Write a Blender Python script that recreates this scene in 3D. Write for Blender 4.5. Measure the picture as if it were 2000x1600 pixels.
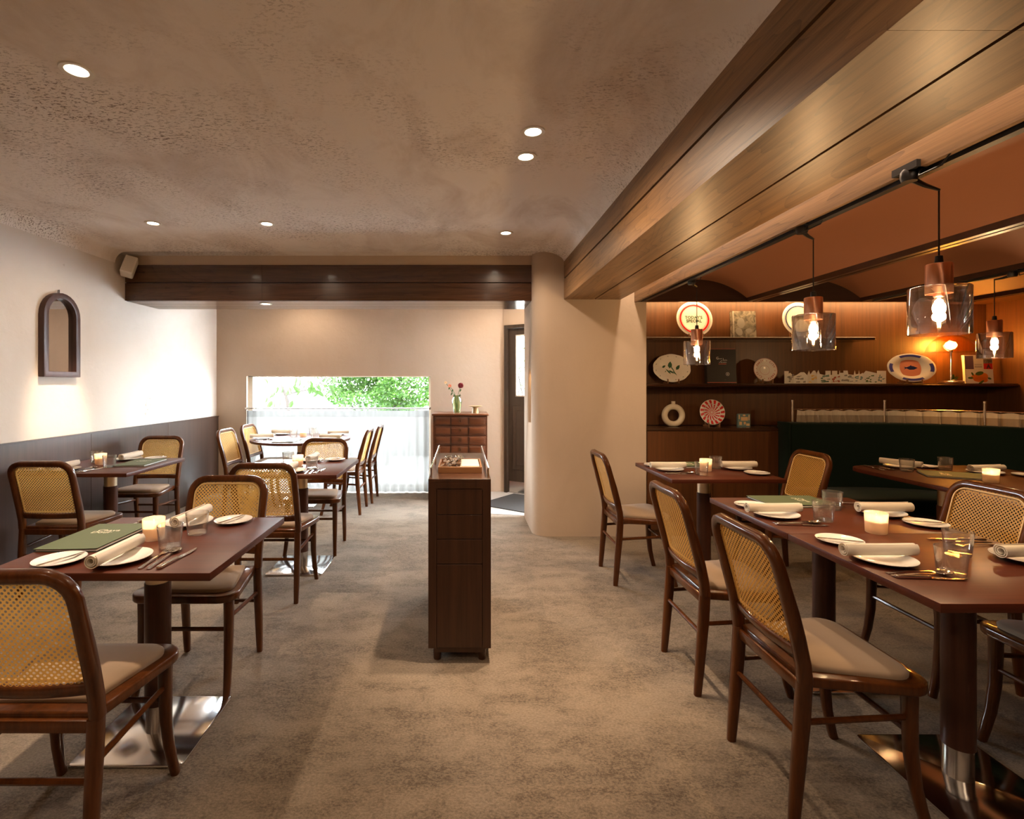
import bpy, bmesh, math, random
from mathutils import Vector, Matrix
random.seed(7)
S = bpy.context.scene
for o in list(bpy.data.objects): bpy.data.objects.remove(o)
COL = S.collection
PI = math.pi
R = math.radians
H = 1.3716            # eye height

# ------------------------------------------------------------------ camera / world / exposure
cam_d = bpy.data.cameras.new('camera'); cam = bpy.data.objects.new('camera', cam_d); COL.objects.link(cam)
cam.location = (0, 0, H); cam.rotation_euler = (R(90), 0, 0)
cam_d.sensor_width = 36; cam_d.lens = 18; cam_d.shift_x = 0.0485; cam_d.shift_y = -0.025
cam_d.clip_start = 0.05; cam_d.clip_end = 200
S.camera = cam
S.view_settings.view_transform = 'Standard'; S.view_settings.look = 'None'
S.view_settings.gamma = 1; S.view_settings.use_curve_mapping = False
S.view_settings.exposure = 0.72
W = bpy.data.worlds.new('sky'); S.world = W; W.use_nodes = True
bg = W.node_tree.nodes['Background']; bg.inputs[0].default_value = (0.86, 0.93, 1.0, 1); bg.inputs[1].default_value = 54.0
S.cycles.max_bounces = 10; S.cycles.diffuse_bounces = 5; S.cycles.glossy_bounces = 4
S.cycles.transparent_max_bounces = 24; S.cycles.transmission_bounces = 6
S.cycles.sample_clamp_indirect = 6.0; S.cycles.caustics_reflective = False; S.cycles.caustics_refractive = False
WARM = (1.0, 0.74, 0.52)
K_SPOT, K_SPILL = 88.0, 24.0      # recessed downlights: beam and spill
K_PEND, K_CAND, K_TABLE = 17.0, 1.0, 34.0
K_LED_TROUGH, K_LED_SHELF = 8.0, 3.6

def link(o): COL.objects.link(o); return o
def lamp(kind, name, loc, energy, color=WARM, parent=None, rot=None, size=0.03, spot=60, blend=0.5, sx=1, sy=1):
    d = bpy.data.lights.new(name, kind); d.energy = energy; d.color = color
    if kind in ('POINT', 'SPOT'): d.shadow_soft_size = size
    if kind == 'SPOT': d.spot_size = R(spot); d.spot_blend = blend
    if kind == 'AREA': d.shape = 'RECTANGLE'; d.size = sx; d.size_y = sy
    o = link(bpy.data.objects.new(name, d)); o.location = loc
    if rot: o.rotation_euler = rot
    if parent: o.parent = parent
    return o
def portal(loc, rot, sx, sy):
    o = lamp('AREA', 'sky_portal', loc, 1, (1, 1, 1), None, rot, sx=sx, sy=sy); o.data.cycles.is_portal = True
portal((-1.57, 6.70, 0.75), (R(-90), 0, 0), 2.34, 1.5)

# ------------------------------------------------------------------ materials
MATS = {}
def nn(nt, t, **k):
    n = nt.nodes.new(t)
    for a, b in k.items(): setattr(n, a, b)
    return n
def base_mat(name, color=(.5, .5, .5), rough=.5, metal=0, spec=.5, coat=0, coat_rough=.1, sheen=0):
    m = bpy.data.materials.new(name); m.use_nodes = True
    b = m.node_tree.nodes['Principled BSDF']
    b.inputs['Base Color'].default_value = (*color, 1); b.inputs['Roughness'].default_value = rough
    b.inputs['Metallic'].default_value = metal; b.inputs['Specular IOR Level'].default_value = spec
    b.inputs['Coat Weight'].default_value = coat; b.inputs['Coat Roughness'].default_value = coat_rough
    b.inputs['Sheen Weight'].default_value = sheen
    MATS[name] = m
    return m, m.node_tree, b
def coords(nt, scale=(1, 1, 1), rot=(0, 0, 0), kind='Object'):
    tc = nn(nt, 'ShaderNodeTexCoord'); mp = nn(nt, 'ShaderNodeMapping')
    mp.inputs['Scale'].default_value = scale; mp.inputs['Rotation'].default_value = rot
    nt.links.new(tc.outputs[kind], mp.inputs[0]); return mp.outputs[0]
def noise(nt, vec, scale, detail=4, rough=.55, dist=0):
    n = nn(nt, 'ShaderNodeTexNoise'); n.inputs['Scale'].default_value = scale; n.inputs['Detail'].default_value = detail
    n.inputs['Roughness'].default_value = rough; n.inputs['Distortion'].default_value = dist
    nt.links.new(vec, n.inputs['Vector']); return n.outputs['Fac']
def ramp(nt, fac, stops):
    r = nn(nt, 'ShaderNodeValToRGB'); e = r.color_ramp.elements
    while len(e) < len(stops): e.new(.5)
    for i, (p, c) in enumerate(stops):
        e[i].position = p; e[i].color = (*c, 1) if len(c) == 3 else c
    nt.links.new(fac, r.inputs[0]); return r.outputs[0]
def mix(nt, fac, a, b, blend='MIX'):
    n = nn(nt, 'ShaderNodeMix', data_type='RGBA', blend_type=blend)
    for sock, v in ((n.inputs[0], fac), (n.inputs[6], a), (n.inputs[7], b)):
        if isinstance(v, (int, float)): sock.default_value = v
        elif isinstance(v, tuple): sock.default_value = (*v, 1)
        else: nt.links.new(v, sock)
    return n.outputs[2]
def mathn(nt, op, a, b=0.0):
    n = nn(nt, 'ShaderNodeMath', operation=op)
    for s, v in ((n.inputs[0], a), (n.inputs[1], b)):
        if isinstance(v, (int, float)): s.default_value = v
        else: nt.links.new(v, s)
    return n.outputs[0]
def bump(nt, b, h, strength=.2, dist=.01):
    n = nn(nt, 'ShaderNodeBump'); n.inputs['Strength'].default_value = strength; n.inputs['Distance'].default_value = dist
    nt.links.new(h, n.inputs['Height']); nt.links.new(n.outputs[0], b.inputs['Normal'])
def wood(name, dark, light, axis=1, scale=18, stretch=.05, rough=.35, coat=0, coat_rough=.12, figure=0, spec=.5):
    m, nt, b = base_mat(name, light, rough, 0, spec, coat, coat_rough)
    sc = [1, 1, 1]; sc[axis] = stretch
    v = coords(nt, tuple(sc))
    n1 = noise(nt, v, scale, 6, .6, .4)
    n2 = noise(nt, v, scale * 6, 3, .6)
    f = mathn(nt, 'ADD', mathn(nt, 'MULTIPLY', n1, .7), mathn(nt, 'MULTIPLY', n2, .3))
    if figure:
        sc2 = [1, 1, 1]; sc2[axis] = .16
        v2 = coords(nt, tuple(sc2))
        n3 = noise(nt, v2, 3.2, 3, .5, .5)
        band = mathn(nt, 'FRACT', mathn(nt, 'MULTIPLY', n3, 16.0))
        line = mathn(nt, 'POWER', band, 4.0)
        f = mathn(nt, 'SUBTRACT', f, mathn(nt, 'MULTIPLY', line, figure))
    c = ramp(nt, f, [(.25, dark), (.62, light)])
    nt.links.new(c, b.inputs['Base Color'])
    bump(nt, b, f, .12, .004)
    return m
def plaster(name, base, speck, patch, amount, streak=(1, .28, .28), mott=.5):
    m, nt, b = base_mat(name, base, .85, 0, .2)
    v = coords(nt)
    big = noise(nt, v, .9, 5, .6, .3)
    mask = ramp(nt, big, [(.54 - amount * .25, (0, 0, 0)), (.68, (1, 1, 1))])
    vs = coords(nt, streak)
    fine = noise(nt, vs, 95, 3, .7, .5)
    spots = ramp(nt, fine, [(.535, (0, 0, 0)), (.60, (1, 1, 1))])
    pm = noise(nt, coords(nt, (1, .55, .55)), 2.2, 6, .65, .6)
    c = mix(nt, mathn(nt, 'MULTIPLY', ramp(nt, pm, [(.46, (0, 0, 0)), (.72, (1, 1, 1))]), mott), base, patch)
    c = mix(nt, mathn(nt, 'MULTIPLY', mathn(nt, 'MULTIPLY', mask, spots), .92), c, speck)
    nt.links.new(c, b.inputs['Base Color'])
    h = noise(nt, v, 14, 6, .65)
    bump(nt, b, mathn(nt, 'SUBTRACT', h, mathn(nt, 'MULTIPLY', mathn(nt, 'MULTIPLY', mask, spots), .3)), .22, .012)
    return m
plaster('plaster_ceiling', (.88, .82, .78), (.17, .11, .075), (.60, .50, .43), .3, (.5, 1, 1), .8)
plaster('plaster_wall', (.70, .635, .57), (.40, .31, .245), (.60, .52, .44), -.55, (1, 1, .4), .45)
plaster('plaster_smooth', (.57, .46, .36), (.4, .32, .24), (.50, .395, .30), -1.4, (1, 1, .4), .5)
def carpet():
    m, nt, b = base_mat('carpet', (.3, .25, .2), .98, 0, .1, sheen=.15)
    v = coords(nt, (.6, 1, 1)); v0 = coords(nt)
    n1 = noise(nt, coords(nt, (.45, 1, 1)), 1.3, 4, .6, .4); n2 = noise(nt, v, 5.5, 10, .74, .25); n3 = noise(nt, coords(nt, (.7, 1, 1)), 130, 4, .8)
    n4 = noise(nt, v, 42, 7, .8, .2)
    patch = ramp(nt, mathn(nt, 'ADD', mathn(nt, 'MULTIPLY', n1, .35), mathn(nt, 'MULTIPLY', n2, .65)), [(.44, (1, 1, 1)), (.56, (0, 0, 0))])
    fleck = ramp(nt, mathn(nt, 'ADD', mathn(nt, 'MULTIPLY', n4, .6), mathn(nt, 'MULTIPLY', n3, .4)), [(.47, (1, 1, 1)), (.525, (0, 0, 0))])
    k = mathn(nt, 'MULTIPLY', patch, mathn(nt, 'ADD', .40, mathn(nt, 'MULTIPLY', fleck, .60)))
    c = mix(nt, mathn(nt, 'MULTIPLY', k, .80), (.258, .206, .152), (.092, .068, .047))
    c = mix(nt, .55, c, ramp(nt, n3, [(.36, (.50, .50, .50)), (.62, (1.38, 1.38, 1.38))]), 'MULTIPLY')
    bk = nn(nt, 'ShaderNodeTexBrick'); bk.inputs['Scale'].default_value = 1.0
    bk.inputs['Brick Width'].default_value = 1.0; bk.inputs['Row Height'].default_value = .25; bk.inputs['Mortar Size'].default_value = .0
    bk.inputs['Color1'].default_value = (.82, .82, .82, 1); bk.inputs['Color2'].default_value = (1.1, 1.08, 1.05, 1)
    nt.links.new(v0, bk.inputs['Vector'])
    c = mix(nt, .6, c, bk.outputs['Color'], 'MULTIPLY')
    nt.links.new(c, b.inputs['Base Color']); bump(nt, b, n3, .5, .006)
carpet()
wood('oak_beam', (.085, .040, .014), (.31, .168, .068), 1, 30, .03, .45, .10, .3, .13)
wood('walnut_beam', (.024, .009, .004), (.10, .040, .016), 0, 12, .05, .22, .4, .1, .08)
wood('chair_wood', (.020, .0046, .0011), (.112, .033, .0062), 2, 14, .12, .30, .6, .05, spec=.12)
wood('table_wood', (.044, .0078, .0032), (.086, .0175, .0062), 0, 26, .04, .38, .0, .25, spec=.42)
wood('pole_wood', (.035, .011, .006), (.075, .025, .012), 2, 20, .05, .34, .0, .2, spec=.35)
wood('panel_wood', (.028, .014, .010), (.055, .029, .021), 2, 30, .03, .30, .4, .25)
wood('console_wood', (.028, .010, .004), (.066, .025, .010), 2, 30, .04, .34, .15, .2, spec=.35)
wood('veneer_wood', (.050, .017, .005), (.130, .047, .0125), 2, 34, .03, .42, .1, .3)
wood('shelf_wood', (.03, .012, .006), (.06, .026, .012), 0, 20, .05, .25, .5, .12)
wood('chest_wood', (.030, .008, .003), (.13, .038, .011), 0, 14, .09, .28, .4, .2)
wood('door_wood', (.02, .013, .008), (.055, .036, .022), 2, 20, .05, .4)
wood('mirror_wood', (.03, .012, .009), (.065, .026, .019), 2, 20, .06, .42)
wood('tray_wood', (.15, .06, .02), (.34, .16, .06), 0, 20, .05, .45)
wood('stand_wood', (.12, .05, .02), (.30, .14, .06), 2, 20, .08, .45)
wood('dark_wood', (.02, .008, .004), (.045, .018, .009), 0, 20, .05, .35)
wood('pedestal_wood', (.22, .13, .05), (.42, .28, .12), 2, 24, .1, .4)
base_mat('vault_leather', (.32, .135, .07), .55, 0, .35)
base_mat('chrome', (.86, .85, .83), .12, 1)
base_mat('brushed_steel', (.62, .60, .57), .2, 1)
base_mat('brass', (.80, .66, .46), .38, 1)
base_mat('copper', (.95, .54, .38), .28, 1)
base_mat('silver', (.80, .76, .70), .14, 1)
base_mat('rail_brass', (.80, .68, .55), .22, 1)
base_mat('bronze', (.16, .09, .05), .3, 1)
base_mat('black_metal', (.012, .012, .013), .4, 0, .5)
base_mat('white_paint', (.80, .76, .68), .45)
base_mat('porcelain', (.84, .81, .76), .16, 0, .5, .5, .05)
base_mat('matte_ceramic', (.74, .66, .52), .6)
base_mat('cushion', (.31, .22, .145), .85, 0, .25, sheen=.2)

base_mat('cane_light', (.72, .50, .22), .45, 0, .4)
base_mat('velvet', (.0035, .013, .0085), .85, 0, .15, sheen=.08)
base_mat('menu_cloth', (.092, .12, .062), .55, 0, .35)
base_mat('menu_dark', (.03, .05, .03), .55, 0, .35)
base_mat('gold_print', (.85, .80, .62), .4, .2)
base_mat('paper_white', (.82, .80, .75), .8)
base_mat('mirror_glass', (.9, .9, .9), .02, 1)
base_mat('red_print', (.60, .012, .012), .35)
base_mat('green_print', (.025, .10, .05), .35)
base_mat('blue_print', (.05, .06, .32), .35)
base_mat('navy_print', (.02, .03, .12), .35)
base_mat('yellow_print', (.85, .55, .10), .35)
base_mat('salmon_print', (.72, .27, .16), .35)
base_mat('rust_print', (.45, .09, .05), .4)
base_mat('orange_print', (.85, .25, .03), .4)
base_mat('black_print', (.02, .02, .02), .4)
base_mat('grey_print', (.30, .28, .25), .5)
base_mat('purple_print', (.12, .08, .16), .5)
base_mat('teal_print', (.18, .30, .33), .5)
base_mat('leaf_print', (.07, .15, .03), .5)
base_mat('book_black', (.018, .014, .013), .4)
base_mat('stone_tile', (.36, .34, .31), .5)
base_mat('doormat', (.024, .023, .022), .95)
base_mat('rubber', (.01, .01, .01), .7)
base_mat('petal_red', (.22, .008, .012), .6)
base_mat('petal_peach', (.85, .35, .20), .6)
base_mat('petal_cream', (.85, .62, .35), .6)
base_mat('stem_green', (.05, .12, .03), .6)
base_mat('concrete', (.80, .80, .79), .8)
base_mat('garden_wall_paint', (.042, .042, .040), .85)
base_mat('bark', (.018, .013, .010), .9)
base_mat('railing_paint', (.020, .018, .016), .7)
def photo_mat():
    m, nt, b = base_mat('photo_print', (.4, .36, .3), .45)
    v = coords(nt); n = noise(nt, v, 16, 4, .5, 1.2)
    nt.links.new(ramp(nt, n, [(.35, (.07, .06, .045)), (.5, (.18, .16, .125)), (.62, (.32, .28, .22))]), b.inputs['Base Color'])
photo_mat()
def leaf_mat(name, a, c2):
    m, nt, b = base_mat(name, a, .5, 0, .3)
    oi = nn(nt, 'ShaderNodeNewGeometry')
    c = ramp(nt, oi.outputs['Random Per Island'], [(0, a), (1, c2)])
    tr = nn(nt, 'ShaderNodeBsdfTranslucent'); ms = nn(nt, 'ShaderNodeMixShader'); ms.inputs[0].default_value = .4
    nt.links.new(c, b.inputs['Base Color']); nt.links.new(c, tr.inputs[0])
    nt.links.new(b.outputs[0], ms.inputs[1]); nt.links.new(tr.outputs[0], ms.inputs[2])
    nt.links.new(ms.outputs[0], nt.nodes['Material Output'].inputs[0])
leaf_mat('leaf_green', (.013, .050, .004), (.042, .10, .011))
leaf_mat('leaf_big', (.006, .019, .003), (.019, .045, .006))
def thin_glass(name, tint, refl_min, refl_max, rough=.02, gloss=(1, 1, 1), power=3.0, edge_dark=.5):
    m = bpy.data.materials.new(name); m.use_nodes = True; nt = m.node_tree
    for n in list(nt.nodes):
        if n.type == 'BSDF_PRINCIPLED': nt.nodes.remove(n)
    out = nt.nodes['Material Output']
    t = nn(nt, 'ShaderNodeBsdfTransparent')
    g = nn(nt, 'ShaderNodeBsdfGlossy'); g.inputs['Roughness'].default_value = rough; g.inputs[0].default_value = (*gloss, 1)
    lw = nn(nt, 'ShaderNodeLayerWeight'); lw.inputs[0].default_value = .5
    p = mathn(nt, 'POWER', lw.outputs['Facing'], power)
    edge = tuple(c * edge_dark for c in tint)
    nt.links.new(ramp(nt, lw.outputs['Facing'], [(.45, tint), (1.0, edge)]), t.inputs[0])
    f = mathn(nt, 'ADD', mathn(nt, 'MULTIPLY', p, refl_max - refl_min), refl_min)
    ms = nn(nt, 'ShaderNodeMixShader')
    nt.links.new(f, ms.inputs[0]); nt.links.new(t.outputs[0], ms.inputs[1]); nt.links.new(g.outputs[0], ms.inputs[2])
    nt.links.new(ms.outputs[0], out.inputs[0]); MATS[name] = m
thin_glass('clear_glass', (.95, .94, .92), .06, .85, .06, (1, 1, 1), 2.2)
thin_glass('bulb_glass', (.97, .95, .92), .04, .7, .05)
thin_glass('window_glass', (.97, .98, .98), .03, .6, edge_dark=.9)
thin_glass('smoked_glass', (.93, .91, .88), .24, .9, .015, (.9, .9, .93), 2.0, .8)
thin_glass('vase_glass', (.80, .86, .70), .05, .7)
thin_glass('dome_glass', (.98, .72, .30), .06, .6)
def haze(name, amount, col):
    nt = MATS[name].node_tree; out = nt.nodes['Material Output']; src = out.inputs[0].links[0].from_socket
    d = nn(nt, 'ShaderNodeBsdfTranslucent'); d.inputs[0].default_value = (*col, 1)
    d2 = nn(nt, 'ShaderNodeBsdfDiffuse'); d2.inputs[0].default_value = (*col, 1)
    m1 = nn(nt, 'ShaderNodeMixShader'); m1.inputs[0].default_value = .5
    nt.links.new(d.outputs[0], m1.inputs[1]); nt.links.new(d2.outputs[0], m1.inputs[2])
    m2 = nn(nt, 'ShaderNodeMixShader'); m2.inputs[0].default_value = amount
    nt.links.new(src, m2.inputs[1]); nt.links.new(m1.outputs[0], m2.inputs[2]); nt.links.new(m2.outputs[0], out.inputs[0])
haze('clear_glass', .04, (.9, .85, .8))
def mixmat(name, col, trans, transl, trc=None, rough=.6):
    m, nt, b = base_mat(name, col, rough, 0, .3)
    out = nt.nodes['Material Output']
    tl = nn(nt, 'ShaderNodeBsdfTranslucent'); tl.inputs[0].default_value = (*(trc or col), 1)
    tp = nn(nt, 'ShaderNodeBsdfTransparent')
    a = nn(nt, 'ShaderNodeMixShader'); a.inputs[0].default_value = transl
    nt.links.new(b.outputs[0], a.inputs[1]); nt.links.new(tl.outputs[0], a.inputs[2])
    c = nn(nt, 'ShaderNodeMixShader'); c.inputs[0].default_value = trans
    nt.links.new(a.outputs[0], c.inputs[1]); nt.links.new(tp.outputs[0], c.inputs[2])
    nt.links.new(c.outputs[0], out.inputs[0])
mixmat('sheer', (.105, .101, .095), .016, .5)
mixmat('sheer_band', (.078, .075, .071), .008, .5)
mixmat('cane', (.58, .325, .078), 0, .32, (.75, .43, .11), .5)
mixmat('voile', (.55, .47, .38), .08, .3)
mixmat('linen', (.84, .78, .68), 0, .25)
mixmat('frosted_glass', (.93, .86, .78), .22, .75, None, .35)
mixmat('wax', (.95, .80, .60), 0, .7)
def emit(name, color, strength):
    m = bpy.data.materials.new(name); m.use_nodes = True; nt = m.node_tree
    nt.nodes.remove(nt.nodes['Principled BSDF'])
    e = nn(nt, 'ShaderNodeEmission'); e.inputs[0].default_value = (*color, 1); e.inputs[1].default_value = strength
    nt.links.new(e.outputs[0], nt.nodes['Material Output'].inputs[0]); MATS[name] = m
emit('lens_glow', (1, .86, .66), 9)
emit('filament_glow', (1, .62, .26), 40)
emit('flame_glow', (1, .66, .28), 22)
emit('globe_glow', (1, .62, .24), 14)
emit('led_glow', (1, .68, .35), 5)

# ------------------------------------------------------------------ mesh helpers
class MB:
    def __init__(s): s.v = []; s.f = []
    def add(s, vs, fs):
        n = len(s.v); s.v += [tuple(p) for p in vs]; s.f += [tuple(i + n for i in f) for f in fs]; return s
    def box(s, x0, x1, y0, y1, z0, z1):
        vs = [(x, y, z) for z in (z0, z1) for y in (y0, y1) for x in (x0, x1)]
        return s.add(vs, [(0, 2, 3, 1), (4, 5, 7, 6), (0, 1, 5, 4), (2, 6, 7, 3), (0, 4, 6, 2), (1, 3, 7, 5)])
    def rings(s, rs, closed=True, cap=True, loop=False):
        n = len(rs[0]); vs = [p for r in rs for p in r]; fs = []
        m = len(rs)
        for i in range(m if loop else m - 1):
            j = (i + 1) % m
            for k in range(n if closed else n - 1):
                l = (k + 1) % n
                fs.append((i * n + k, i * n + l, j * n + l, j * n + k))
        if cap and not loop:
            fs.append(tuple(range(n - 1, -1, -1))); fs.append(tuple((m - 1) * n + k for k in range(n)))
        return s.add(vs, fs)
    def tube(s, pts, r, n=8, cap=True, loop=False):
        pts = [Vector(p) for p in pts]; rs = []
        up = None
        for i, p in enumerate(pts):
            a = pts[i - 1] if (i or loop) else p; b = pts[(i + 1) % len(pts)] if (i < len(pts) - 1 or loop) else p
            t = (b - a).normalized()
            if up is None:
                up = Vector((0, 0, 1)) if abs(t.z) < .9 else Vector((1, 0, 0))
            u = (up - t * up.dot(t)).normalized(); w = t.cross(u); up = u
            rad = r[i] if isinstance(r, (list, tuple)) else r
            rs.append([p + (u * math.cos(2 * PI * k / n) + w * math.sin(2 * PI * k / n)) * rad for k in range(n)])
        return s.rings(rs, True, cap, loop)
    def lathe(s, prof, n=24, c=(0, 0, 0), loop=False):
        rs = []
        for (r, z) in prof:
            rs.append([(c[0] + r * math.cos(2 * PI * k / n), c[1] + r * math.sin(2 * PI * k / n), c[2] + z) for k in range(n)])
        m = len(rs); vs = [p for q in rs for p in q]; fs = []
        for i in range(m if loop else m - 1):
            j = (i + 1) % m
            for k in range(n):
                l = (k + 1) % n; fs.append((i * n + k, i * n + l, j * n + l, j * n + k))
        if not loop:
            if prof[0][0] > 1e-6: fs.append(tuple(range(n - 1, -1, -1)))
            if prof[-1][0] > 1e-6: fs.append(tuple((m - 1) * n + k for k in range(n)))
        return s.add(vs, fs)
    def prism(s, poly, z0, z1, M=None):
        n = len(poly); vs = [Vector((x, y, z0)) for x, y in poly] + [Vector((x, y, z1)) for x, y in poly]
        if M: vs = [M @ v for v in vs]
        fs = [tuple(range(n - 1, -1, -1)), tuple(range(n, 2 * n))] + [(k, (k + 1) % n, n + (k + 1) % n, n + k) for k in range(n)]
        return s.add(vs, fs)
    def text(s, body, size, M, spacing=1.0, offset=0.0):
        cu = bpy.data.curves.new('tmp', 'FONT'); cu.body = body; cu.size = size; cu.align_x = 'CENTER'; cu.align_y = 'CENTER'
        cu.space_character = spacing; cu.resolution_u = 2; cu.offset = offset
        ob = bpy.data.objects.new('tmp', cu)
        me = bpy.data.meshes.new_from_object(ob)
        s.add([M @ v.co for v in me.vertices], [tuple(p.vertices) for p in me.polygons])
        bpy.data.objects.remove(ob); bpy.data.curves.remove(cu); bpy.data.meshes.remove(me); return s
    def build(s, name, mat, parent=None, bevel=0, seg=2, smooth=35, loc=None, rot=None):
        me = bpy.data.meshes.new(name); me.from_pydata(s.v, [], s.f); me.update()
        bm = bmesh.new(); bm.from_mesh(me)
        bmesh.ops.remove_doubles(bm, verts=bm.verts, dist=1e-6)
        bmesh.ops.recalc_face_normals(bm, faces=bm.faces)
        if bevel:
            es = [e for e in bm.edges if len(e.link_faces) == 2 and e.calc_face_angle(0) > R(30)]
            bmesh.ops.bevel(bm, geom=es, offset=bevel, segments=seg, affect='EDGES', profile=.5)
        bm.to_mesh(me); bm.free()
        for p in me.polygons: p.use_smooth = bool(smooth)
        if smooth: me.set_sharp_from_angle(angle=R(smooth))
        me.materials.append(MATS[mat])
        o = link(bpy.data.objects.new(name, me))
        if loc: o.location = loc
        if rot: o.rotation_euler = rot
        if parent: o.parent = parent
        return o
def tag(o, label=None, cat=None, group=None, kind=None):
    if label: o['label'] = label
    if cat: o['category'] = cat
    if group: o['group'] = group
    if kind: o['kind'] = kind
    return o
def thing(name, label, cat, loc=(0, 0, 0), rot=(0, 0, 0), group=None):
    o = link(bpy.data.objects.new(name, None)); o.location = loc; o.rotation_euler = rot; o.empty_display_size = .05
    return tag(o, label, cat, group)
def struct(name, mb, mat, **k): return tag(mb.build(name, mat, **k), kind='structure')
def dup(o, parent=None):
    c = o.copy(); COL.objects.link(c)
    if parent: c.parent = parent
    for ch in list(o.children): dup(ch, c)
    return c
def place(proto, used, loc, rz, label, group):
    o = proto if not used else dup(proto)
    o.location = loc; o.rotation_euler = (0, 0, rz); o['label'] = label; o['group'] = group
    return o
def at(px, py, z=.75):                      # ray through a pixel of the photograph met with the level z
    Y = 1000 * (H - z) / (py - 750.0)
    return ((px - 903) / 1000 * Y, Y)
def rrect(x0, x1, y0, y1, r, n=5):
    rs = r if isinstance(r, (list, tuple)) else (r,) * 4
    P = []
    for (cx, cy, a, q) in ((x1 - rs[0], y1 - rs[0], 0, rs[0]), (x0 + rs[1], y1 - rs[1], 90, rs[1]), (x0 + rs[2], y0 + rs[2], 180, rs[2]), (x1 - rs[3], y0 + rs[3], 270, rs[3])):
        for k in range(n + 1):
            t = R(a + 90 * k / n); P.append((cx + q * math.cos(t), cy + q * math.sin(t)))
    return P

# ------------------------------------------------------------------ setting
XL, YB, CZ = -3.12, 6.5, 2.56
struct('floor', MB().box(-3.4, 5.2, -2.8, 7.0, -.1, 0), 'carpet')
# stone entrance floor and doormat
fl = MB().prism([(.28, 5.40), (.66, 5.32), (1.6, 5.32), (1.6, 7.0), (.28, 7.0)], .0005, .004)
struct('floor_entrance', fl, 'stone_tile')
tag(MB().prism([(.17, 5.80), (.73, 5.37), (1.2, 5.95), (.64, 6.36)], .0045, .012).build('doormat', 'doormat'),
    'charcoal grey doormat on the pale stone by the entrance door', 'doormat')
# ceiling with soft coves
prof = [(XL, CZ - .10)] + [(XL + .10 - .10 * math.cos(R(a)), CZ - .10 + .10 * math.sin(R(a))) for a in range(15, 91, 15)]
prof += [(.70 + .215 * math.sin(R(a)), CZ - .10 + .10 * math.cos(R(a))) for a in range(0, 91, 10)]
cm = MB()
cm.rings([[(x, y, z) for x, z in prof] for y in (-2.6, 0, 2, 4.6)], closed=False, cap=False)
cm.box(-3.4, .95, -2.6, 4.6, 2.62, 2.7)
cm.add([(XL, 4.6, CZ), (1.7, 4.6, CZ), (1.7, 7.0, CZ), (XL, 7.0, CZ)], [(0, 1, 2, 3)])
cm.add([(.95, 4.6, 2.7), (.95, 4.6, CZ), (XL, 4.6, CZ), (XL, 4.6, 2.7)], [(0, 1, 2, 3)])
struct('ceiling', cm, 'plaster_ceiling', smooth=60)
# left wall with panelling
wl = struct('wall_left', MB().box(-3.4, XL, -2.6, 7.0, 0, 2.7), 'plaster_wall')
for y0, y1 in ((-2.6, -.20), (-.20, .92), (.92, 2.03), (2.03, 3.15), (3.15, 4.27), (4.27, 5.39), (5.39, YB)):
    MB().box(XL, XL + .025, y0 + .0015, y1 - .0015, .01, .955).build('panel', 'panel_wood', wl, bevel=.001, seg=1)
MB().box(XL, XL + .030, -2.6, YB, .955, .967).build('cap_rail', 'dark_wood', wl)
# back wall with the window opening
wx0, wx1, wz1 = -2.74, -.40, 1.472
wb = MB()
wb.box(XL, wx0, YB, YB + .12, 0, CZ); wb.box(wx0, wx1, YB, YB + .12, wz1, CZ); wb.box(wx1, .62, YB, YB + .12, 0, CZ)
struct('wall_back', wb, 'plaster_smooth')
dirn = Vector((math.cos(R(-34)), math.sin(R(-34)), 0)); nrm = Vector((-dirn.y, dirn.x, 0))
def dpt(s, d, z): return Vector((.52, 6.49, 0)) + dirn * s + nrm * d + Vector((0, 0, z))
def dbox(mb, s0, s1, d0, d1, z0, z1):
    vs = [dpt(s, d, z) for z in (z0, z1) for d in (d0, d1) for s in (s0, s1)]
    return mb.add(vs, [(0, 2, 3, 1), (4, 5, 7, 6), (0, 1, 5, 4), (2, 6, 7, 3), (0, 4, 6, 2), (1, 3, 7, 5)])
we = MB(); dbox(we, 0, .02, 0, .12, 0, CZ); dbox(we, .02, .98, 0, .12, 2.11, CZ); dbox(we, .98, 1.5, 0, .12, 0, CZ)
struct('wall_entrance', we, 'plaster_smooth')
dr = MB(); dbox(dr, .02, .06, -.02, .10, 0, 2.11); dbox(dr, .94, .98, -.02, .10, 0, 2.11); dbox(dr, .06, .94, -.02, .10, 2.07, 2.11)
door = struct('door_1', dr, 'door_wood')
lf = MB(); dbox(lf, .062, .938, .02, .06, .005, 1.22); dbox(lf, .062, .938, .02, .06, 1.98, 2.068)
dbox(lf, .062, .17, .02, .06, 1.22, 1.98); dbox(lf, .83, .938, .02, .06, 1.22, 1.98)
leaf = lf.build('door_leaf', 'door_wood', door)
g = MB(); dbox(g, .17, .83, .038, .042, 1.22, 1.98); g.build('pane', 'window_glass', leaf)
g = MB()
for a, b_, c, d in ((.168, .182, 1.22, 1.98), (.818, .832, 1.22, 1.98), (.168, .832, 1.215, 1.232), (.168, .832, 1.968, 1.985)): dbox(g, a, b_, .012, .022, c, d)
g.build('glazing_bead', 'white_paint', leaf)
g = MB(); dbox(g, .13, .87, .008, .022, .30, 1.10); dbox(g, .18, .82, .002, .010, .36, 1.04); g.build('raised_panel', 'door_wood', leaf, bevel=.004, seg=1)
g = MB(); dbox(g, .068, .932, .014, .021, .01, .15); g.build('kick_plate', 'brushed_steel', leaf)
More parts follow.
